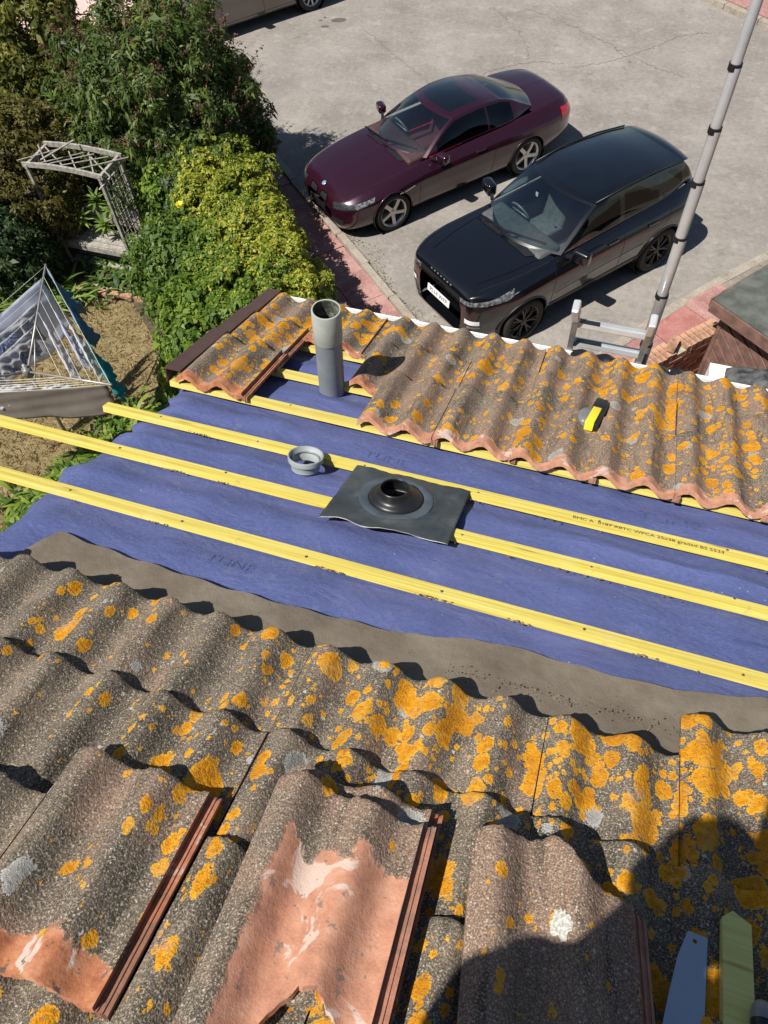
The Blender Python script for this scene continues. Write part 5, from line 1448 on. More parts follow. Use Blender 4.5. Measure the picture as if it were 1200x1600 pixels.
for s_ in (-1, 1):
    sgn = '+' if s_ > 0 else '-'
    patch(bv, [(s_ * .47, .865), (s_ * .90, .915), (s_ * .90, .975), (s_ * .46, .935)], 'x+', 0.006, 'headlight', MAT['lamp'], ev, 14, 6)
    patch(bv, [(1.56, .985), (1.98, .895), (2.0, .95), (1.52, 1.03)], 'y' + sgn, 0.006, 'headlight', MAT['lamp'], ev, 14, 5)
    patch(bv, [(s_ * .585, .565), (s_ * .775, .58), (s_ * .775, .655), (s_ * .585, .645)], 'x+', 0.008, 'fog_lamp', MAT['foglamp'], ev, 6, 4)
    patch(bv, [(s_ * .62, .50), (s_ * .78, .51), (s_ * .77, .55), (s_ * .64, .54)], 'x+', 0.006, 'bumper_trim', MAT['greyplast'], ev, 6, 4)
    seam(bv, [(0.83, .34), (0.84, .7), (0.80, 1.04)], 'y' + sgn, 0.007, 'door_seam', MAT['gap'], ev)
    seam(bv, [(-0.46, .34), (-0.47, .7), (-0.48, 1.10)], 'y' + sgn, 0.007, 'door_seam', MAT['gap'], ev)
    seam(bv, [(-1.42, 1.14), (-1.28, .90), (-0.98, .72), (-0.90, .40)], 'y' + sgn, 0.007, 'door_seam', MAT['gap'], ev)
    seam(bv, [(0.85, .42), (0, .43), (-0.9, .45)], 'y' + sgn, 0.05, 'sill_trim', MAT['trim'], ev, 24, .006)
    seam(bv, [(0.80, .62), (0, .66), (-0.9, .70)], 'y' + sgn, 0.010, 'door_crease', MAT['trim'], ev, 24, .004)
    seam(bv, [(1.98, s_ * .62), (1.4, s_ * .735), (0.85, s_ * .77)], 'z+', 0.007, 'bonnet_seam', MAT['gap'], ev)
    patch(bv, [(-1.86, 1.0), (-2.12, .98), (-2.12, 1.12), (-1.92, 1.14)], 'y' + sgn, 0.006, 'tail_light', MAT['redlamp'], ev, 8, 5)
    for xh in (-0.26, -1.02):
        h_ = bv.ray_cast(Vector((xh, s_ * 2, .99)), Vector((0, -s_, 0)))[0]
        rbox('door_handle', (0.20, 0.03, 0.035), (h_.x, h_.y + s_ * .012, h_.z), MAT['blackpaint'], ev, 0.012, 3)
    mirror(ev, 0.50, 1.03, 1.17, s_, MAT['blackpaint'], (0.14, 0.26, 0.19))
    b = MB(); b.tube([(-0.02, s_ * .635, 1.575), (-0.6, s_ * .645, 1.612), (-1.2, s_ * .625, 1.588), (-1.75, s_ * .595, 1.515)], 0.012, 8); b.build('roof_rail', MAT['trim'], ev, smooth=True)
for s_ in (-1, 1):
    seam(bv, [(1.92, s_ * .50), (1.4, s_ * .60), (0.95, s_ * .64)], 'z+', 0.016, 'bonnet_crease', MAT['blackpaint'], ev, 24, 0.006)
    seam(bv, [(0.70, .99), (-0.3, 1.03), (-1.5, 1.09)], 'y' + ('+' if s_ > 0 else '-'), 0.014, 'shoulder_crease', MAT['blackpaint'], ev, 30, 0.006)
patch(bv, [(-.46, .83), (.46, .83), (.46, .95), (-.46, .95)], 'x+', 0.006, 'grille', MAT['gap'], ev, 14, 5)
for zz in (.85, .88, .91, .935):
    seam(bv, [(-.45, zz), (0, zz), (.45, zz)], 'x+', 0.010, 'grille_bar', MAT['trim'], ev, 20, 0.012)
patch(bv, [(-.46, .42), (.46, .42), (.50, .54), (-.50, .54)], 'x+', 0.006, 'lower_grille', MAT['gap'], ev, 14, 4)
seam(bv, [(-.55, .385), (0, .375), (.55, .385)], 'x+', 0.03, 'skid_plate', MAT['greyplast'], ev, 20, 0.010)
for k in range(-3, 4):
    h_ = bv.ray_cast(Vector((4, k * 0.075, .985)), Vector((-1, 0, 0)))[0]
    if h_ is not None: rbox('bonnet_letter', (0.01, 0.035, 0.02), tuple(h_), MAT['greyplast'], ev, 0.003, 1)
pl = empty('number_plate', (0, 0, 0)); pl.parent = ev; pl.location = (2.195, 0, .665); pl.rotation_euler = (0, RAD(-6), 0)
b = MB(); b.box((0, 0, 0), (0.010, 0.52, 0.112)); b.build('plate', MAT['plate'], pl)
Mt = Matrix(((0, 0, 1, 0.0065), (1, 0, 0, 0), (0, 1, 0, 0), (0, 0, 0, 1)))
text_mesh('PL14 WFP', 0.098, MAT['plateink'], 'registration', pl, Mt, keep=False, sx=0.98)
patch(bv, [(0.62, -.74), (1.06, -.50), (1.06, .50), (0.62, .74)], 'z+', 0.008, 'cowl', MAT['trim'], ev, 6, 18)
wiper(ev, (0.97, -.12, 1.155), (0.72, .52, 1.185), (1.03, .05, 1.135)); wiper(ev, (1.0, -.66, 1.15), (0.98, -.04, 1.16), (1.04, -.48, 1.13))
vs = []
for i in range(13):
    y = -1 + i / 6
    for j, (x_, w_, dz) in enumerate(((-1.70, .59, .022), (-1.82, .58, .028), (-1.93, .55, .016), (-1.985, .52, -.008), (-1.93, .53, -.025))):
        vs.append((x_, y * w_, 1.527 - .055 * y * y + dz - .02 * max(0, -1.70 - x_) / .28))
o = mobj('rear_spoiler', vs, quads(13, 5), MAT['blackpaint'], ev, smooth=True)
rbox('sticker', (0.01, .05, .06), (0.30, -.20, 1.40), MAT['plate'], ev, 0.002, 1)

# ---- taupe saloon at the top edge
t3 = RAD(231)
off3 = Matrix.Rotation(t3, 3, 'Z') @ Vector((-1.36, 0.93, 0))
sal = empty('parked_saloon', (-7.86 - off3.x, 17.47 - off3.y, 0), t3)
tag(sal, 'taupe saloon car partly hidden behind the tall bush at the top edge', 'car', 'cars parked on the forecourt')
SS = dict(BS); SS.update(paint=MAT['taupepaint'], xf=1.36, xr=-1.36, wheel_r=0.33, rim_r=0.225, spokes=9, spoke_shape=[(0, 0, 0.036)], seat=MAT['greyseat'], dashmat=MAT['dash'], sunroof=(0.3, 0.7, 0.2, 0.5),
    windows=((-1.30, -1.0), (-0.94, -0.22), (-0.16, 0.42)))
st = []
for r in BST:
    r = list(r); x = r[0]; r[5] += 0.06; r[6] += 0.07; r[3] += .03; st.append(tuple(r))
SS['stations'] = st
g_ = BS['gh']
up = lambda p, dz, dx=0: (p[0] + dx, p[1], p[2] + dz)
SS['gh'] = dict(wb=tuple(up(p, .06) for p in g_['wb']), wt=tuple(up(p, .12) for p in g_['wt']), rt=tuple(up(p, .12, -.1) for p in g_['rt']), rb=tuple(up(p, .06) for p in g_['rb']),
                apil=[up(p, .09) for p in g_['apil']], rail=[up(p, .12) for p in g_['rail']], cpil=[up(p, .10, -.05) for p in g_['cpil']], belt=[up(p, .06) for p in g_['belt']])
bv = build_car(SS, sal)
for s_ in (-1, 1):
    sgn = '+' if s_ > 0 else '-'
    for xx in (0.86, -0.18, -1.0):
        seam(bv, [(xx, .26), (xx, .6), (xx - .02, .93)], 'y' + sgn, 0.007, 'door_seam', MAT['gap'], sal)
    seam(bv, [(0.86, .30), (0, .30), (-1.0, .31)], 'y' + sgn, 0.012, 'sill_trim', MAT['trim'], sal)
    mirror(sal, 0.46, .96, 1.03, s_, MAT['taupepaint'])
    patch(bv, [(s_ * .46, .60), (s_ * .80, .65), (s_ * .80, .72), (s_ * .44, .69)], 'x+', 0.006, 'headlight', MAT['lamp'], sal, 12, 6)
    patch(bv, [(-2.10, .78), (-2.44, .76), (-2.44, .90), (-2.14, .93)], 'y' + sgn, 0.006, 'tail_light', MAT['redlamp'], sal, 10, 6)
    for xh in (-0.05, -0.9):
        h_ = bv.ray_cast(Vector((xh, s_ * 2, .86)), Vector((0, -s_, 0)))[0]
        rbox('door_handle', (0.20, 0.03, 0.035), (h_.x, h_.y + s_ * .012, h_.z), MAT['taupepaint'], sal, 0.012, 3)
patch(bv, [(-.34, .60), (.34, .60), (.34, .70), (-.34, .70)], 'x+', 0.008, 'grille', MAT['gap'], sal, 10, 5)
# ------------------------------------------------------------------ foliage
def leaf_material(name, c0, c1, c2, trans=0.35, rough=0.5, spec=0.35):
    k = NM(name)
    a = k.n('ShaderNodeAttribute', attribute_name='rnd').outputs['Fac']
    c = k.ramp(a, [(0.0, c0), (0.5, c1), (1.0, c2)])
    k.fin(c, rough, None, Specular_IOR_Level=spec)
    tr = k.n('ShaderNodeBsdfTranslucent', {'Color': k.mix(0.35, c, tuple(min(1, x * 1.6) for x in c2))}).outputs[0]
    mx = k.n('ShaderNodeMixShader', {0: trans, 1: k.b.outputs[0], 2: tr}).outputs[0]
    k.t.links.new(mx, k.out.inputs['Surface'])
    return k.m
MAT['l_gold'] = leaf_material('golden_privet_leaf', (0.13, 0.17, 0.012), (0.33, 0.34, 0.030), (0.56, 0.50, 0.10))
MAT['l_lime'] = leaf_material('lime_green_leaf', (0.040, 0.090, 0.010), (0.110, 0.190, 0.020), (0.26, 0.33, 0.050))
MAT['l_green'] = leaf_material('shrub_leaf', (0.022, 0.060, 0.012), (0.058, 0.120, 0.020), (0.16, 0.23, 0.050))
MAT['l_mid'] = leaf_material('mid_green_leaf', (0.030, 0.070, 0.010), (0.082, 0.150, 0.020), (0.20, 0.27, 0.048))
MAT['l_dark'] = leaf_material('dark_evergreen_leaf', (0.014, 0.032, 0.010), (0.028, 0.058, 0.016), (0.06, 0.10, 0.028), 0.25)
MAT['l_bud'] = leaf_material('buddleia_leaf', (0.026, 0.050, 0.012), (0.070, 0.115, 0.022), (0.21, 0.25, 0.060))
MAT['l_brown'] = leaf_material('olive_brown_leaf', (0.060, 0.055, 0.014), (0.115, 0.105, 0.022), (0.20, 0.18, 0.045))
MAT['l_conif'] = leaf_material('golden_conifer_spray', (0.035, 0.050, 0.010), (0.10, 0.12, 0.018), (0.26, 0.24, 0.035))
MAT['l_spurge'] = leaf_material('spurge_leaf', (0.07, 0.13, 0.020), (0.17, 0.27, 0.045), (0.33, 0.42, 0.12))
MAT['flower_brown'] = leaf_material('faded_flower', (0.07, 0.028, 0.018), (0.13, 0.058, 0.038), (0.20, 0.10, 0.07), 0.15)
MAT['straw'] = leaf_material('dry_grass_blade', (0.19, 0.145, 0.06), (0.34, 0.27, 0.135), (0.48, 0.40, 0.23), 0.25)
MAT['yellow_petal'] = leaf_material('yellow_petal', (0.75, 0.60, 0.02), (0.85, 0.72, 0.05), (0.9, 0.8, 0.1), 0.3)

def unit(v):
    return v / (np.linalg.norm(v, axis=1)[:, None] + 1e-9)
def leaf_mesh(name, P, Nn, L, W, mat, parent, rs, tone, droop=0.15, fold=0.18, up=0.0):
    n = len(P)
    r = rs.normal(0, 1, (n, 3))
    t = unit(np.cross(Nn, r)); t[:, 2] += up - droop; t = unit(t)
    s = unit(np.cross(Nn, t)); nn = unit(np.cross(t, s))
    sz = np.exp(rs.normal(0, 0.32, n)); Ls = (L * sz)[:, None]; Ws = (W * sz * rs.uniform(0.75, 1.2, n))[:, None]
    a = P; b = P + t * Ls * 0.45 + s * Ws / 2 + nn * Ws * fold; c = P + t * Ls - np.array([0, 0, 1.0]) * Ls * 0.12; d = P + t * Ls * 0.45 - s * Ws / 2 + nn * Ws * fold
    V = np.stack([a, b, c, d], 1).reshape(-1, 3)
    F = np.arange(4 * n).reshape(n, 4)
    me = bpy.data.meshes.new(name)
    me.vertices.add(4 * n); me.vertices.foreach_set('co', V.astype(np.float32).ravel())
    me.loops.add(4 * n); me.loops.foreach_set('vertex_index', F.ravel().astype(np.int32))
    me.polygons.add(n); me.polygons.foreach_set('loop_start', np.arange(0, 4 * n, 4, dtype=np.int32))
    try:
        me.polygons.foreach_set('loop_total', np.full(n, 4, np.int32))
    except Exception:
        pass
    at = me.attributes.new('rnd', 'FLOAT', 'POINT'); at.data.foreach_set('value', np.repeat(np.clip(tone, 0, 1), 4).astype(np.float32))
    me.materials.append(mat); me.update(); me.validate()
    o = bpy.data.objects.new(name, me)
    return link(o, parent, True)
def clumps_on(surface, K, n, cr, rs, inner=0.35):
    """leaves sitting on K small clumps spread over a surface sampler"""
    C, Cn = surface(K, rs)
    k = rs.randint(0, K, n)
    d = unit(rs.normal(0, 1, (n, 3)) + 0.9 * Cn[k])
    rad = cr * (0.45 + 0.75 * rs.uniform(0, 1, K)[k]) * (1 - inner * rs.uniform(0, 1, n) ** 2)
    P = C[k] + d * rad[:, None] * np.array([1, 1, 0.85])
    N = unit(d * 0.7 + Cn[k] * 0.35 + rs.normal(0, 0.45, (n, 3)) + np.array([0, 0, 0.35]))
    tone = rs.uniform(0, 1, K)[k] * 0.45 + rs.uniform(0, 1, n) * 0.55
    return P, N, tone
def ell(c, r, zmin=-0.9, lump=0.14, seed=0.0):
    c = np.array(c, float); r = np.array(r, float)
    def f(n, rs):
        d = unit(rs.normal(0, 1, (3 * n, 3))); d = d[d[:, 2] > zmin][:n]
        while len(d) < n:
            e = unit(rs.normal(0, 1, (n, 3))); d = np.vstack([d, e[e[:, 2] > zmin]])[:n]
        k = 1 + lump * wob(d[:, 0] * 3.2 + seed, d[:, 1] * 3.2, d[:, 2] * 3.2) + 0.5 * lump * wob(d[:, 0] * 8, d[:, 1] * 8 + seed, d[:, 2] * 8)
        depth = 1 - 0.35 * rs.uniform(0, 1, n) ** 3
        P = c + d * r * (k * depth)[:, None]
        P[:, 2] = np.maximum(P[:, 2], 0.03)
        return P, unit(d / r)
    return f
def hedge_surf(a0, a1, b0, b1, zt, seed=0.0, lump=0.10):
    """b0, b1: functions of a"""
    def f(n, rs):
        a = rs.uniform(a0, a1, n)
        top = rs.uniform(0, 1, n) < 0.62
        lo, hi = b0(a), b1(a); w = (hi - lo) / 2; bc = (hi + lo) / 2
        x = np.where(top, rs.uniform(-1, 1, n), np.sign(rs.uniform(-1, 1, n)))
        k = 1 + lump * wob(a * 2.2 + seed, x * 2.5, 1.0) + lump * .6 * wob(a * 6, x * 6 + seed, 0.3)
        zz = zt * k * (1 - 0.30 * np.abs(x) ** 3) * np.interp(a, [a0, a0 + .5, a1], [.75, 1, 1])
        z = np.where(top, zz, rs.uniform(0.03, 0.95, n) * zz)
        depth = 1 - .15 * rs.uniform(0, 1, n) ** 2
        P = np.array(K0) + np.array(E_K) * a[:, None] + np.array(N_K) * (bc + w * x * k * depth)[:, None]; P[:, 2] = z
        Nn = np.array(N_K) * (np.where(top, .6 * x ** 3, x))[:, None] + np.array([0, 0, 1.0]) * np.where(top, 1.0, 0.3)[:, None]
        return P, unit(Nn)
    return f
def stems(parent, base, tips, r0, name='trunk', seed=0):
    rs = np.random.RandomState(seed); b = MB()
    for t in tips:
        a = Vector(base) + Vector((rs.normal(0, .08), rs.normal(0, .08), 0)); t = Vector(t)
        m1 = a.lerp(t, .35) + Vector((rs.normal(0, .08), rs.normal(0, .08), .1)); m2 = a.lerp(t, .7) + Vector((rs.normal(0, .08), rs.normal(0, .08), .06))
        b.tube([a, m1, m2, t], [r0, r0 * .75, r0 * .5, r0 * .2], 6)
    return b.build(name, MAT['bark'], parent, smooth=True, keep=True)
def bush(name, label, cat, c, r, K, n, cr, L, W, mat, seed, zmin=-0.6, lump=0.14, stem=8, group=None, parts=('crown', 'trunk'), droop=.15):
    rs = np.random.RandomState(seed)
    root = empty(name, (c[0], c[1], 0)); tag(root, label, cat, group)
    P, N, tn = clumps_on(ell(c, r, zmin, lump, seed), K, n, cr, rs)
    leaf_mesh(parts[0], P, N, L, W, mat, root, rs, tn, droop)
    tips = [np.array(c) + np.array(r) * 0.8 * unit(rs.normal(0, 1, (1, 3)) + np.array([[0, 0, .6]]))[0] for _ in range(stem)]
    stems(root, (c[0], c[1], 0), tips, 0.035, parts[1], seed)
    return root, rs
# golden hedge
rs = np.random.RandomState(40)
gold = empty('golden_hedge', kk(1, -1.6)); tag(gold, 'bright golden yellow-green hedge running along the forecourt beside the maroon car', 'hedge')
P, N, tn = clumps_on(hedge_surf(-1.7, 4.4, lambda a: -2.55 - 0.35 * np.exp(-((a - 1.2) / 1.3) ** 2), lambda a: -0.98 - 0.15 * (a + .2), 1.62, 0.0, 0.11), 3600, 135000, 0.09, rs)
q = (P - np.array(K0)) @ np.array([np.array(E_K), np.array(N_K)]).T
# gold is strongest on top, in the middle stretch of the hedge
g_ = np.clip(0.30 + 0.30 * wob(q[:, 0] * 1.4, q[:, 1] * 1.8, 0) + 0.45 * np.clip((P[:, 2] - 0.9) / 0.5, 0, 1) - 0.30 * np.clip(q[:, 0] - 1.6, 0, 1.5) - 0.25 * np.clip(-0.6 - q[:, 0], 0, 1) - 0.5 * np.clip(-1.75 - q[:, 1], 0, 1), 0, 1)
isg = rs.uniform(0, 1, len(P)) < g_
leaf_mesh('golden_leaves', P[isg], N[isg], 0.041, 0.027, MAT['l_gold'], gold, rs, tn[isg])
leaf_mesh('green_leaves', P[~isg], N[~isg], 0.041, 0.027, MAT['l_lime'], gold, rs, tn[~isg])
tips = [kk(a, -1.75 + rs.uniform(-.4, .4), rs.uniform(.8, 1.3)) for a in np.linspace(-1.2, 4.3, 46)]
b = MB()
for tp in tips:
    f_ = (tp[0] + rs.normal(0, .1), tp[1] + rs.normal(0, .1), 0); b.tube([f_, ((f_[0] + tp[0]) / 2, (f_[1] + tp[1]) / 2, .5), tp], [.02, .015, .006], 5)
b.build('stems', MAT['bark'], gold, keep=True)
# green shrubs in front of the hedge
def kz(a, b_, z): return kk(a, b_, z)
bush('leafy_shrub', 'dense green shrub between the dry lawn and the golden hedge', 'shrub', kz(1.6, -2.72, 0.45), (0.95, 0.9, 0.85), 620, 26000, 0.14, 0.075, 0.042, MAT['l_lime'], 51, group='shrubs in the garden')
bush('leafy_shrub', 'low bright green shrub tucked under the tiled verge', 'shrub', kz(3.1, -2.75, 0.35), (0.9, 0.95, 0.80), 480, 20000, 0.13, 0.07, 0.04, MAT['l_lime'], 52, group='shrubs in the garden')
bush('leafy_shrub', 'darker green rose shrub with a yellow bloom beside the arbour', 'shrub', kz(0.1, -2.72, 0.5), (0.85, 0.72, 0.95), 520, 21000, 0.14, 0.065, 0.036, MAT['l_mid'], 53, group='shrubs in the garden')
bush('leafy_shrub', 'mid-green shrub filling the gap behind the golden hedge', 'shrub', kz(-1.35, -2.1, 0.6), (0.75, 0.75, 0.95), 420, 17000, 0.14, 0.07, 0.042, MAT['l_lime'], 54, group='shrubs in the garden')
# tall flowering bush
bud, rs = bush('flowering_bush', 'tall green bush with faded brown flower spikes beside the forecourt', 'bush', (-7.38, 10.2, 1.42), (1.36, 1.36, 1.72), 800, 72000, 0.20, 0.090, 0.028, MAT['l_bud'], 61, zmin=-0.7, lump=0.24, stem=26, droop=.35)
C_, Cn = ell((-7.38, 10.2, 1.5), (1.5, 1.5, 1.88), 0.0, 0.2, 61)(300, rs)
Pf, Nf, tf = [], [], []
for c_, n_ in zip(C_, Cn):
    d = unit((n_ + np.array([0, 0, .7]) + rs.normal(0, .35, 3))[None])[0]; Ls = rs.uniform(.16, .36)
    for t_ in np.linspace(0, 1, 26):
        p = c_ + d * Ls * t_ + np.array([0, 0, -.10]) * t_ ** 2 * Ls; w_ = .028 * (1 - .8 * t_)
        Pf.append(p + rs.normal(0, w_, 3)); Nf.append(rs.normal(0, 1, 3)); tf.append(rs.uniform(0, 1))
leaf_mesh('flower_spikes', np.array(Pf), unit(np.array(Nf)), 0.03, 0.018, MAT['flower_brown'], bud, rs, np.array(tf))
# left masses
bush('olive_shrub', 'broad clipped olive-brown shrub at the left edge', 'shrub', (-9.6, 8.65, 0.9), (1.2, 1.55, 1.22), 1500, 62000, 0.11, 0.055, 0.030, MAT['l_brown'], 71, zmin=-.5, lump=.07, group='shrubs in the garden')
bush('golden_conifer', 'dark conifer with golden tips in the top left corner', 'conifer', (-11.6, 11.9, 1.2), (1.45, 1.3, 1.6), 700, 46000, 0.19, 0.10, 0.04, MAT['l_conif'], 72, zmin=-.6, lump=.16)
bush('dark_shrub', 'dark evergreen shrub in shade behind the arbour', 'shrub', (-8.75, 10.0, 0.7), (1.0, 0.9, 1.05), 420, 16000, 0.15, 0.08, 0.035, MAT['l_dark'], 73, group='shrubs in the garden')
bush('leafy_shrub', 'tangled green shrub right below the tall flowering bush', 'shrub', (-6.35, 9.35, 0.7), (0.75, 0.7, 1.1), 330, 15000, 0.15, 0.085, 0.035, MAT['l_bud'], 76, group='shrubs in the garden')
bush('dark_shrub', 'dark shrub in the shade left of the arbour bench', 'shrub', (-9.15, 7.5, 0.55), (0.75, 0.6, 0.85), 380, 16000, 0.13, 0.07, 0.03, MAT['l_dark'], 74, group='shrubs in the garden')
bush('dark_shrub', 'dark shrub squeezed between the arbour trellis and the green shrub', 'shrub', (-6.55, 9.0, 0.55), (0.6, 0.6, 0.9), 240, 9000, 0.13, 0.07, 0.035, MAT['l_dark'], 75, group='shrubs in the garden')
# rosette plants (spurge), strap-leaf clumps, broad-leaf clumps: few big leaves
def blade(b, tone_list, base, d, L, W, rs, arch=0.5, seg=4):
    d = Vector(d).normalized(); sd = d.cross(Vector((0, 0, 1)))
    if sd.length < 1e-3: sd = Vector((1, 0, 0))
    sd.normalize(); n0 = len(b.v); v = Vector(base); up = d.copy()
    for i in range(seg + 1):
        t = i / seg; w = W * (math.sin(math.pi * min(1, .12 + .88 * t)) ** .7) * .5 + .001
        b.v += [tuple(v + sd * w), tuple(v - sd * w)]
        up = (up - Vector((0, 0, arch / seg * 1.2))).normalized(); v = v + up * (L / seg)
    b.f += [(n0 + 2 * i, n0 + 2 * i + 1, n0 + 2 * i + 3, n0 + 2 * i + 2) for i in range(seg)]
    tone_list += [rs.uniform(0, 1)] * (2 * (seg + 1))
def rosettes(name, label, cat, base, heads, mat, L, W, nl, seed, group):
    rs = np.random.RandomState(seed); root = empty(name, base); tag(root, label, cat, group); st = MB()
    for h in heads:
        b = MB(); tl_ = []
        hp = Vector(base) + Vector(h)
        for k in range(nl):
            a = k * 2.4; el = 0.15 + 0.9 * (k / nl)
            blade(b, tl_, hp - Vector((0, 0, .12 * (1 - k / nl))), (math.cos(a) * math.cos(el), math.sin(a) * math.cos(el), math.sin(el)), L * rs.uniform(.7, 1.2), W, rs, .55)
        mobj('leaf_rosette', b.v, b.f, mat, root, smooth=True, keep=True, attr={'rnd': tl_})
        st.tube([Vector(base) + Vector((h[0] * .3, h[1] * .3, 0)), Vector(base) + Vector((h[0] * .7, h[1] * .7, h[2] * .6)), hp], [.012, .01, .007], 5)
    st.build('stems', MAT['bark'], root, keep=True)
rosettes('spurge_plant', 'pale green spurge with star-like leaf heads behind the arbour roof', 'plant', (-8.35, 9.25, 0), [(-.2, .2, 1.75), (.25, .1, 1.65), (0, -.1, 1.55), (.45, -.05, 1.5), (-.45, .05, 1.6), (.1, .4, 1.8)], MAT['l_spurge'], 0.20, 0.038, 26, 1, 'rosette plants')
rosettes('spurge_plant', 'pale green spurge at the upper left above the olive shrub', 'plant', (-8.9, 10.1, 0), [(-.35, .2, 1.75), (0, 0, 1.85), (-.2, .45, 1.8), (.3, .3, 1.75), (-.55, 0, 1.65)], MAT['l_spurge'], 0.20, 0.038, 26, 2, 'rosette plants')
rosettes('spurge_plant', 'pale green spurge growing inside the shaded arbour', 'plant', (-8.05, 8.5, 0), [(-.45, .05, .95), (0, .1, 1.0), (.3, .05, .95), (-.2, -.15, .8), (.2, -.15, .75), (-.65, -.1, .7)], MAT['l_spurge'], 0.20, 0.042, 24, 3, 'rosette plants')
def clump(name, label, cat, base, n, L, W, mat, seed, group, spread=.25, upn=1.2, arch=.5):
    rs = np.random.RandomState(seed); root = empty(name, base); tag(root, label, cat, group); b = MB(); tl_ = []
    for _ in range(n):
        a = rs.uniform(0, 6.3); p = Vector(base) + Vector((rs.normal(0, spread), rs.normal(0, spread), 0.02))
        blade(b, tl_, p, (math.cos(a), math.sin(a), rs.uniform(.5, 1) * upn), L * rs.uniform(.6, 1.2), W * rs.uniform(.7, 1.2), rs, arch, 5)
    mobj('leaves', b.v, b.f, mat, root, smooth=True, keep=True, attr={'rnd': tl_})
clump('strap_leaf_plant', 'strap-leaved clump behind the airer', 'plant', (-8.35, 7.15, 0), 110, 0.60, 0.05, MAT['l_spurge'], 81, 'leafy clumps', .24, 1.6, .8)
clump('strap_leaf_plant', 'strap-leaved clump at the left edge under the olive shrub', 'plant', (-9.4, 6.65, 0), 110, 0.55, 0.05, MAT['l_lime'], 82, 'leafy clumps', .3, 1.5, .8)
for i, (x, y, nm) in enumerate(((-5.35, 5.43, 'broad-leaved clump beyond the top end of the short batten'), (-5.8, 5.12, 'broad-leaved clump next to the verge tiles by the lawn'), (-5.9, 4.6, 'broad-leaved clump showing between the two overhanging battens'),
                                (-6.1, 4.1, 'broad-leaved clump just below the upper overhanging batten'), (-6.35, 3.5, 'broad-leaved clump over the lower overhanging batten'), (-5.65, 4.75, 'broad-leaved clump at the left edge under the lowest batten'), (-5.1, 5.75, 'broad-leaved clump in the corner under the verge'), (-6.0, 3.75, 'broad-leaved clump close against the house wall'))):
    clump('broad_leaf_plant', nm, 'plant', (x, y, 0), 240, 0.24, 0.052, MAT['l_lime'], 90 + i, 'leafy clumps', .22, 1.3, .7)
clump('strap_leaf_plant', 'low leafy plants between the bench and the brick edging', 'plant', (-7.75, 7.85, 0), 120, 0.28, 0.05, MAT['l_green'], 83, 'leafy clumps', .30, 1.2, .6)
# yellow bloom
yb = empty('yellow_rose', (-6.32, 8.38, 1.35)); tag(yb, 'single yellow flower on the dark shrub right of the arbour', 'flower')
b = MB(); tl_ = []; rs = np.random.RandomState(9)
for k in range(18):
    blade(b, tl_, (-6.10, 8.10, 1.52), (math.cos(k * 2.4), math.sin(k * 2.4), .3 + k * .06), .075, .06, rs, .2, 3)
mobj('petals', b.v, b.f, MAT['yellow_petal'], yb, smooth=True, keep=True, attr={'rnd': tl_})
# dry grass
rs = np.random.RandomState(12); n = 46000
x = rs.uniform(-9.6, -4.6, n); y = rs.uniform(0.8, 7.45, n)
okk = (y < np.interp(x, [-9.6, -8.15, -7.1, -6.45, -5.9, -5.3, -4.6], [5.8, 7.4, 7.45, 6.9, 6.2, 4.0, 2.4]))
P = np.c_[x, y, np.zeros(n)][okk]; n = len(P)
leaf_mesh('dry_grass', P, unit(np.c_[rs.normal(0, 1, (n, 2)), rs.uniform(0, .3, n)]), 0.07, 0.012, MAT['straw'], None, rs, rs.uniform(0, 1, n), -0.5)
tag(bpy.data.objects['dry_grass'], 'parched straw-coloured grass of the small lawn', 'grass', kind='stuff')
n = 900
a_ = rs.uniform(-0.3, 3.4, n); b_ = np.abs(rs.normal(0, .11, n)) * (1 + .8 * np.sin(a_ * 3)) + .02
P = np.array(K0) + np.array(E_K) * a_[:, None] + np.array(N_K) * b_[:, None]; P[:, 2] = 0.004
leaf_mesh('kerb_weeds', P, unit(np.c_[rs.normal(0, 1, (n, 2)), rs.uniform(0, .5, n)]), 0.035, 0.012, MAT['straw'], None, rs, rs.uniform(0, 1, n), -0.3)
tag(bpy.data.objects['kerb_weeds'], 'dry weeds and moss along the kerb in front of the cars', 'weeds', kind='stuff')
# ------------------------------------------------------------------ arbour
arb = empty('arbour', (-8.0, 8.35, 0)); tag(arb, 'weathered grey wooden garden arbour with lattice roof, trellis side and bench', 'arbour')
def wood(name, a, b_, w, h, up=Vector((0, 0, 1)), mat='greywood'):
    return MB().bar(a, b_, w, h, up).build(name, MAT[mat], arb, keep=True)
XL, XR, YF, YB, ZT = -8.62, -7.36, 8.12, 8.68, 1.74
for x, y in ((XL, YF), (XR, YF), (XL, YB), (XR, YB)):
    wood('post', (x, y, 0), (x, y, ZT), 0.045, 0.045)
def arch_beam(y, lift):
    pts = [(XL - .06 + (XR - XL + .12) * t, y, ZT + lift * math.sin(math.pi * t) + .02) for t in np.linspace(0, 1, 15)]
    b = MB(); n = len(pts); vs = []
    for p in pts:
        for dy, dz in ((-.018, -.035), (.018, -.035), (.018, .035), (-.018, .035)): vs.append((p[0], p[1] + dy, p[2] + dz))
    fs = [(0, 1, 2, 3)[::-1], tuple(4 * (n - 1) + k for k in range(4))]
    for i in range(n - 1):
        for k in range(4): fs.append((4 * i + k, 4 * i + (k + 1) % 4, 4 * i + (k + 1) % 4 + 4, 4 * i + k + 4))
    mobj('roof_beam', vs, fs, MAT['greywood'], arb, keep=True)
arch_beam(YF, .04); arch_beam(YB, .04)
wood('roof_rail', (XR, YF - .03, ZT), (XR, YB + .03, ZT), 0.045, 0.06); wood('roof_rail', (XL, YF - .03, ZT), (XL, YB + .03, ZT), 0.045, 0.06)
rs = np.random.RandomState(6)
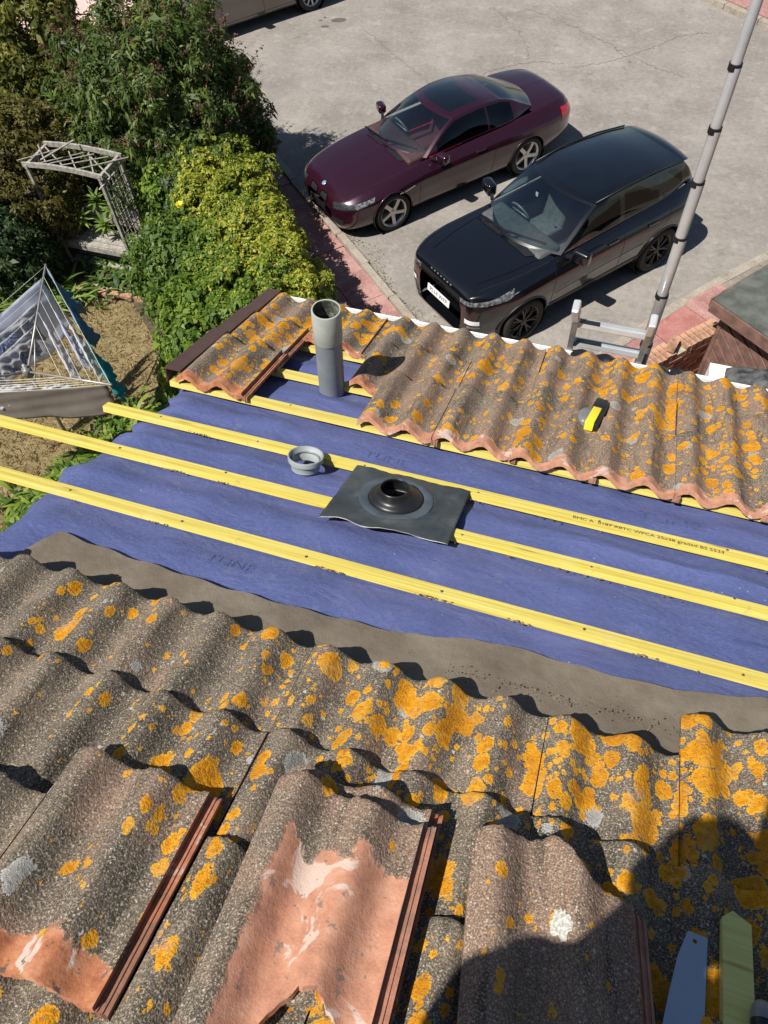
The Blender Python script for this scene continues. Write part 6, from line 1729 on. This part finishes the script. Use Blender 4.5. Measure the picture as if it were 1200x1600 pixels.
for k in range(5):
    x = XL + (k + .5) * (XR - XL) / 5; tz = ZT + .02 * math.sin(math.pi * (x - XL) / (XR - XL))
    for s_ in (-1, 1):
        wood('roof_lath', (x - s_ * .28 + rs.normal(0, .05), YF, tz + .05 + .008 * s_), (x + s_ * .28 + rs.normal(0, .08), YB - rs.uniform(0, .1), tz + .04 + .008 * s_ - rs.uniform(0, .04)), 0.018, 0.009)
wood('loose_lath', (-8.28, 8.10, ZT + .16), (-8.02, 8.62, ZT + .20), 0.03, 0.012); wood('loose_lath', (XR + .0, YF - .10, ZT - .12), (XR + .12, YF + .22, ZT - .02), 0.025, 0.012)
for k in range(6):
    y = YF + .08 + k * (YB - YF - .14) / 5
    wood('trellis_slat', (XR, y, .05), (XR, y, ZT - .03), 0.010, 0.022, Vector((0, 1, 0)))
for k in range(11):
    z = .15 + k * .15
    wood('trellis_slat', (XR + .012, YF, z), (XR + .012, YB, z), 0.010, 0.022)
for k in range(4):
    y = YF + .05 + k * .115
    wood('bench_slat', (XL + .04, y, .43), (XR - .03, y, .43), 0.10, 0.025)
wood('bench_rail', (XL, YF - .005, .38), (XR, YF - .005, .38), 0.03, 0.09)
for k in range(3):
    wood('back_slat', (XL + .04, YB - .03, .55 + k * .11), (XR - .03, YB - .03, .55 + k * .11), 0.02, 0.085)
for k in range(2):
    wood('floor_board', (XL, YF + .1 + .2 * k, .03), (XR, YF + .1 + .2 * k, .03), 0.15, .02)

# ------------------------------------------------------------------ rotary airer and washing
HUB = Vector((-6.52, 4.68, 1.42))
air = empty('rotary_airer', (HUB.x, HUB.y, 0)); tag(air, 'metal rotary clothes airer with three arms and plastic lines', 'clothes airer')
MAT['line'] = plain('white_clothes_line', (0.70, 0.66, 0.52), 0.5, 0.1, 10)
tips_ = [HUB + Vector((1.50 * math.cos(RAD(a)), 1.50 * math.sin(RAD(a)), 0.42)) for a in (-8, 107, 228)]
b = MB(); b.tube([(HUB.x, HUB.y, 0), HUB + Vector((0, 0, .12))], 0.022, 12); b.build('mast', MAT['alu_dull'], air, smooth=True, keep=True)
b = MB(); b.lathe([(0, .06), (.05, .06), (.06, .03), (.06, -.06), (.03, -.08)], 16, Matrix.Translation(HUB)); b.build('hub', MAT['greyplast'], air, smooth=True, keep=True)
for t in tips_:
    b = MB(); b.tube([HUB + Vector((0, 0, .0)), t], 0.013, 10); b.build('arm', MAT['alu_dull'], air, smooth=True, keep=True)
    b = MB(); b.tube([HUB + Vector((0, 0, -.22)), HUB.lerp(t, .38)], 0.009, 8); b.build('brace', MAT['alu_dull'], air, smooth=True, keep=True)
def lpt(i, f, s_):
    """point on the line between arm i and i+1 at radius fraction f, position s_"""
    a = HUB.lerp(tips_[i], f); c = HUB.lerp(tips_[(i + 1) % 3], f); p = a.lerp(c, s_); p.z -= 0.03 * 4 * s_ * (1 - s_) * f
    return p
FR = [.42, .55, .66, .77, .88, .985]
for i in range(3):
    for f in FR:
        b = MB(); b.tube([lpt(i, f, s_) for s_ in np.linspace(0, 1, 9)], 0.0026, 5); b.build('washing_line', MAT['line'], air, smooth=True, keep=True)
def cloth_mat(name, c, var=.1, sc=6, pat=None, tr_=.45):
    k = NM(name)
    col = k.mix(k.step(k.noise(k.obj, sc, 3), .35, .65), tuple(x * (1 - var) for x in c), c)
    if pat:
        vo = k.n('ShaderNodeTexVoronoi', {'Vector': k.obj, 'Scale': pat[1]}); col = k.mix(k.step(vo.outputs['Distance'], .35, .25), col, pat[0])
    k.fin(col, .85, k.bump(k.noise(k.obj, 500, 2), .2, .002), Specular_IOR_Level=.1)
    tr = k.n('ShaderNodeBsdfTranslucent', {'Color': col}).outputs[0]
    k.t.links.new(k.n('ShaderNodeMixShader', {0: tr_, 1: k.b.outputs[0], 2: tr}).outputs[0], k.out.inputs['Surface'])
    return k.m
def washing(name, label, cat, i, f, s0, s1, drop, mat, seed, sway=.06, shape='rect', top=0.0, amp=1.0):
    rs = np.random.RandomState(seed); nu, nv = 28, 18; vs = []
    nrm = (lpt(i, f, .5) - HUB); nrm.z = 0; nrm.normalize()
    for a in range(nu):
        for c in range(nv):
            u, v = a / (nu - 1), c / (nv - 1)
            uu = u
            if shape == 'shirt':
                w = 1.0 if v < .28 else (.62 if v > .34 else 1.0 - .38 * (v - .28) / .06); uu = .5 + (u - .5) * w
            elif shape == 'vest':
                w = .55 + .45 * min(1, v * 2.5); uu = .5 + (u - .5) * w
            elif shape == 'legs':
                uu = u
            p = lpt(i, f, s0 + (s1 - s0) * uu)
            d = drop * v * (1 + .06 * math.sin(u * 9 + seed)) 
            if shape == 'legs' and .44 < u < .56: d *= .45
            p = p + Vector((0, 0, top - d)) + nrm * (sway * v * v + amp * (.045 * v * math.sin(u * 14 + seed + 2 * v) + .028 * v * math.sin(u * 31 + 2 * seed - 3 * v) + .012 * math.sin(v * 17 + u * 9)))
            vs.append(tuple(p))
    c0 = lpt(i, f, (s0 + s1) / 2)
    o = mobj(name, [tuple(Vector(p) - c0) for p in vs], quads(nu, nv), mat, None, smooth=True); o.location = c0
    md = o.modifiers.new('t', 'SOLIDIFY'); md.thickness = .003
    return tag(o, label, cat, 'washing on the airer')
CW = cloth_mat('white_cotton', (.88, .88, .92), tr_=.7); CL = cloth_mat('lilac_cotton', (.84, .87, .98), tr_=.8); CT = cloth_mat('teal_towel', (.05, .34, .36)); CN = cloth_mat('dusk_blue_cotton', (.16, .28, .40)); CTA = cloth_mat('taupe_sheet', (.30, .265, .225)); CP_ = cloth_mat('blue_print_cotton', (.60, .66, .82), .1, 6, ((.16, .22, .42), 26), .6)
washing('sheet', 'taupe bed sheet hanging along the house side of the airer', 'bed sheet', 2, .985, .22, .985, .43, CTA, 1, .05, amp=.3)
washing('towel', 'teal towel hanging from the outer line by the arm tip', 'towel', 0, .985, .03, .36, .42, CT, 2, .10)
washing('blue_garment', 'dusky blue trousers hanging along the outer line', 'trousers', 0, .985, .50, .98, .50, CN, 3, .14, 'legs')
washing('lacy_blouse', 'white lacy blouse on the line next to the teal towel', 'blouse', 0, .88, .20, .62, .36, CW, 4, .05, 'vest')
washing('white_sheet', 'pale lilac sheet filling the left side of the airer', 'sheet', 1, .88, .02, .80, .70, CL, 5, -.25, amp=.6)
washing('white_shirt', 'white shirt on the inner line below the upper arm', 'shirt', 0, .55, .10, .85, .40, CW, 6, .08, 'shirt')
washing('white_shirt', 'pale shirt on the middle line with long sleeves', 'shirt', 0, .77, .22, .75, .38, CL, 7, .06, 'shirt')
washing('patterned_blouse', 'dark blue patterned blouse among the white washing', 'blouse', 1, .55, .22, .55, .36, CP_, 8, -.12, 'vest')
washing('white_shirt', 'crumpled white shirt on the left lines in front of the lilac sheet', 'shirt', 1, .66, .04, .50, .42, CW, 21, -.05, 'shirt')
washing('pillow_case', 'white pillow case on the left lines nearest the hub', 'pillow case', 1, .42, .10, .80, .34, CW, 22, .02)
washing('white_pants', 'small white underwear on the near lines', 'underwear', 2, .77, .70, .88, .16, CW, 9, .04, 'vest')
washing('white_pants', 'white vest pegged flat on the near lines', 'vest', 2, .66, .40, .68, .22, CW, 10, .05, 'vest')
washing('white_pants', 'long white cloth draped over the inner lines by the hub', 'cloth', 2, .88, .34, .62, .20, CW, 11, .06)

# ------------------------------------------------------------------ the photographer, out of the frame: only the shadow shows
person = empty('person', (-0.27, -0.86, 6.8))
tag(person, 'person in dark clothes kneeling with a phone, seen only as the shadow bottom right', 'person')
def skin_mesh(name, pts, edges, radii, mat, root_i=0, sub=2):
    me = bpy.data.meshes.new(name)
    me.from_pydata([tuple(p) for p in pts], edges, [])
    o = bpy.data.objects.new(name, me); link(o, person, True)
    me.materials.append(mat)
    md = o.modifiers.new('skin', 'SKIN'); md.use_smooth_shade = True
    lay = me.skin_vertices[0] if len(me.skin_vertices) else None
    if lay is None:
        bpy.context.view_layer.objects.active = o
        bpy.ops.mesh.customdata_skin_add() if hasattr(bpy.ops.mesh, 'customdata_skin_add') else None
        lay = me.skin_vertices[0]
    for i, r in enumerate(radii):
        lay.data[i].radius = (r, r) if not isinstance(r, tuple) else r
        lay.data[i].use_root = (i == root_i)
    s_ = o.modifiers.new('sub', 'SUBSURF'); s_.levels = sub; s_.render_levels = sub
    return o
MAT['workwear'] = plain('dark_workwear', (0.03, 0.033, 0.045), 0.85, 0.2, 10)
MAT['skin'] = plain('skin', (0.42, 0.24, 0.17), 0.55, 0.1, 20)
MAT['hair'] = plain('dark_hair', (0.03, 0.02, 0.014), 0.6, 0.2, 60)
def roofz(y): return 6.42 - 0.4003 * y + 0.05
PX, PY = -0.27, -0.86
HIP = Vector((PX, PY, roofz(PY) + .52))
CH = Vector((PX + .01, -0.66, HIP.z + .44)); NK = Vector((PX, -0.60, HIP.z + .57)); HD = Vector((PX + .05, -0.52, CAM_H + .02))
pts = [HIP, HIP + Vector((0, .05, .22)), CH, NK, NK + Vector((0, .03, .06)), HD + Vector((0, 0, .0)), HD + Vector((0, .02, .10))]
ed = [(0, 1), (1, 2), (2, 3), (3, 4), (4, 5), (5, 6)]
rad = [(.17, .13), (.16, .12), (.19, .13), (.09, .08), (.055, .055), (.085, .10), (.06, .07)]
def chain(start, ps, rs_):
    k = start
    for p, r in zip(ps, rs_):
        pts.append(p); rad.append(r); ed.append((k, len(pts) - 1)); k = len(pts) - 1
    return k
for s_ in (-1, 1):
    kn_ = Vector((PX + s_ * .16, PY + .10, roofz(PY + .10) + .10))
    ft = Vector((PX + s_ * .15, PY - .32, roofz(PY - .32) + .08))
    chain(0, [HIP + Vector((s_ * .10, 0, -.06)), kn_, kn_.lerp(ft, .5), ft, ft + Vector((0, -.14, .03))], [.10, .075, .065, .045, .035])
HANDR = Vector((0.07, -0.085, CAM_H - .04)); HANDL = Vector((.02, -0.11, CAM_H - .07))
for s_, hand in ((1, HANDR), (-1, HANDL)):
    sh = CH + Vector((s_ * .20, .02, .08)); el = Vector((.14, -.41, CAM_H - .42)) if s_ > 0 else Vector((.11, -.42, CAM_H - .52))
    k = chain(2, [sh, el, hand - (hand - el).normalized() * .05, hand], [.075, .066, .045, .036])
    for q in range(4):
        f0 = hand + Vector((s_ * .01, .012, -.03 + .02 * q)); chain(k, [f0, f0 + Vector((-s_ * .018, .038, .004)), f0 + Vector((-s_ * .04, .045, .006))], [.010, .009, .008])
    chain(k, [hand + Vector((-s_ * .02, -.01, .03)), hand + Vector((-s_ * .045, .0, .045))], [.012, .009])
skin_mesh('body', pts, ed, rad, MAT['workwear'])
b = MB(); b.lathe([(0.0, .125), (.06, .115), (.098, .07), (.108, .01), (.10, -.03), (.085, -.05)], 20, Matrix.Translation(HD + Vector((0, -.02, .05)))); b.build('hair', MAT['hair'], person, smooth=True, keep=True)
b = MB()
for s_ in (-1, 1): b.lathe([(0, .012), (.010, .006), (.012, 0)], 10, Matrix.Translation(HD + Vector((s_ * .034, .098, .02))) @ Matrix.Rotation(RAD(-90), 4, 'X'))
b.build('eyes', MAT['plate'], person, smooth=True, keep=True)
b = MB(); b.tube([HD + Vector((0, .095, .03)), HD + Vector((0, .125, -.015)), HD + Vector((0, .10, -.03))], [.010, .016, .012], 8); b.build('nose', MAT['skin'], person, smooth=True, keep=True)
for s_ in (-1, 1):
    b = MB(); b.lathe([(0, .01), (.02, .008), (.03, 0)], 12, Matrix.Translation(HD + Vector((s_ * .098, 0, .01))) @ Matrix.Rotation(RAD(90 * s_), 4, 'Y')); b.build('ear', MAT['skin'], person, smooth=True, keep=True)
ph = bpy.data.objects.new('phone', rbox('phone', (0.075, 0.150, 0.008), (0, 0, 0), MAT['black'], None, .0035, 2).data)
bpy.data.objects.remove(bpy.data.objects['phone']); ph.name = 'phone'
COL.objects.link(ph)
M = cam.matrix_world.copy(); M.translation = CP - F_ * 0.012 - U_ * 0.055
ph.matrix_world = M
tag(ph, 'black phone held above the roof, taking the picture', 'phone')
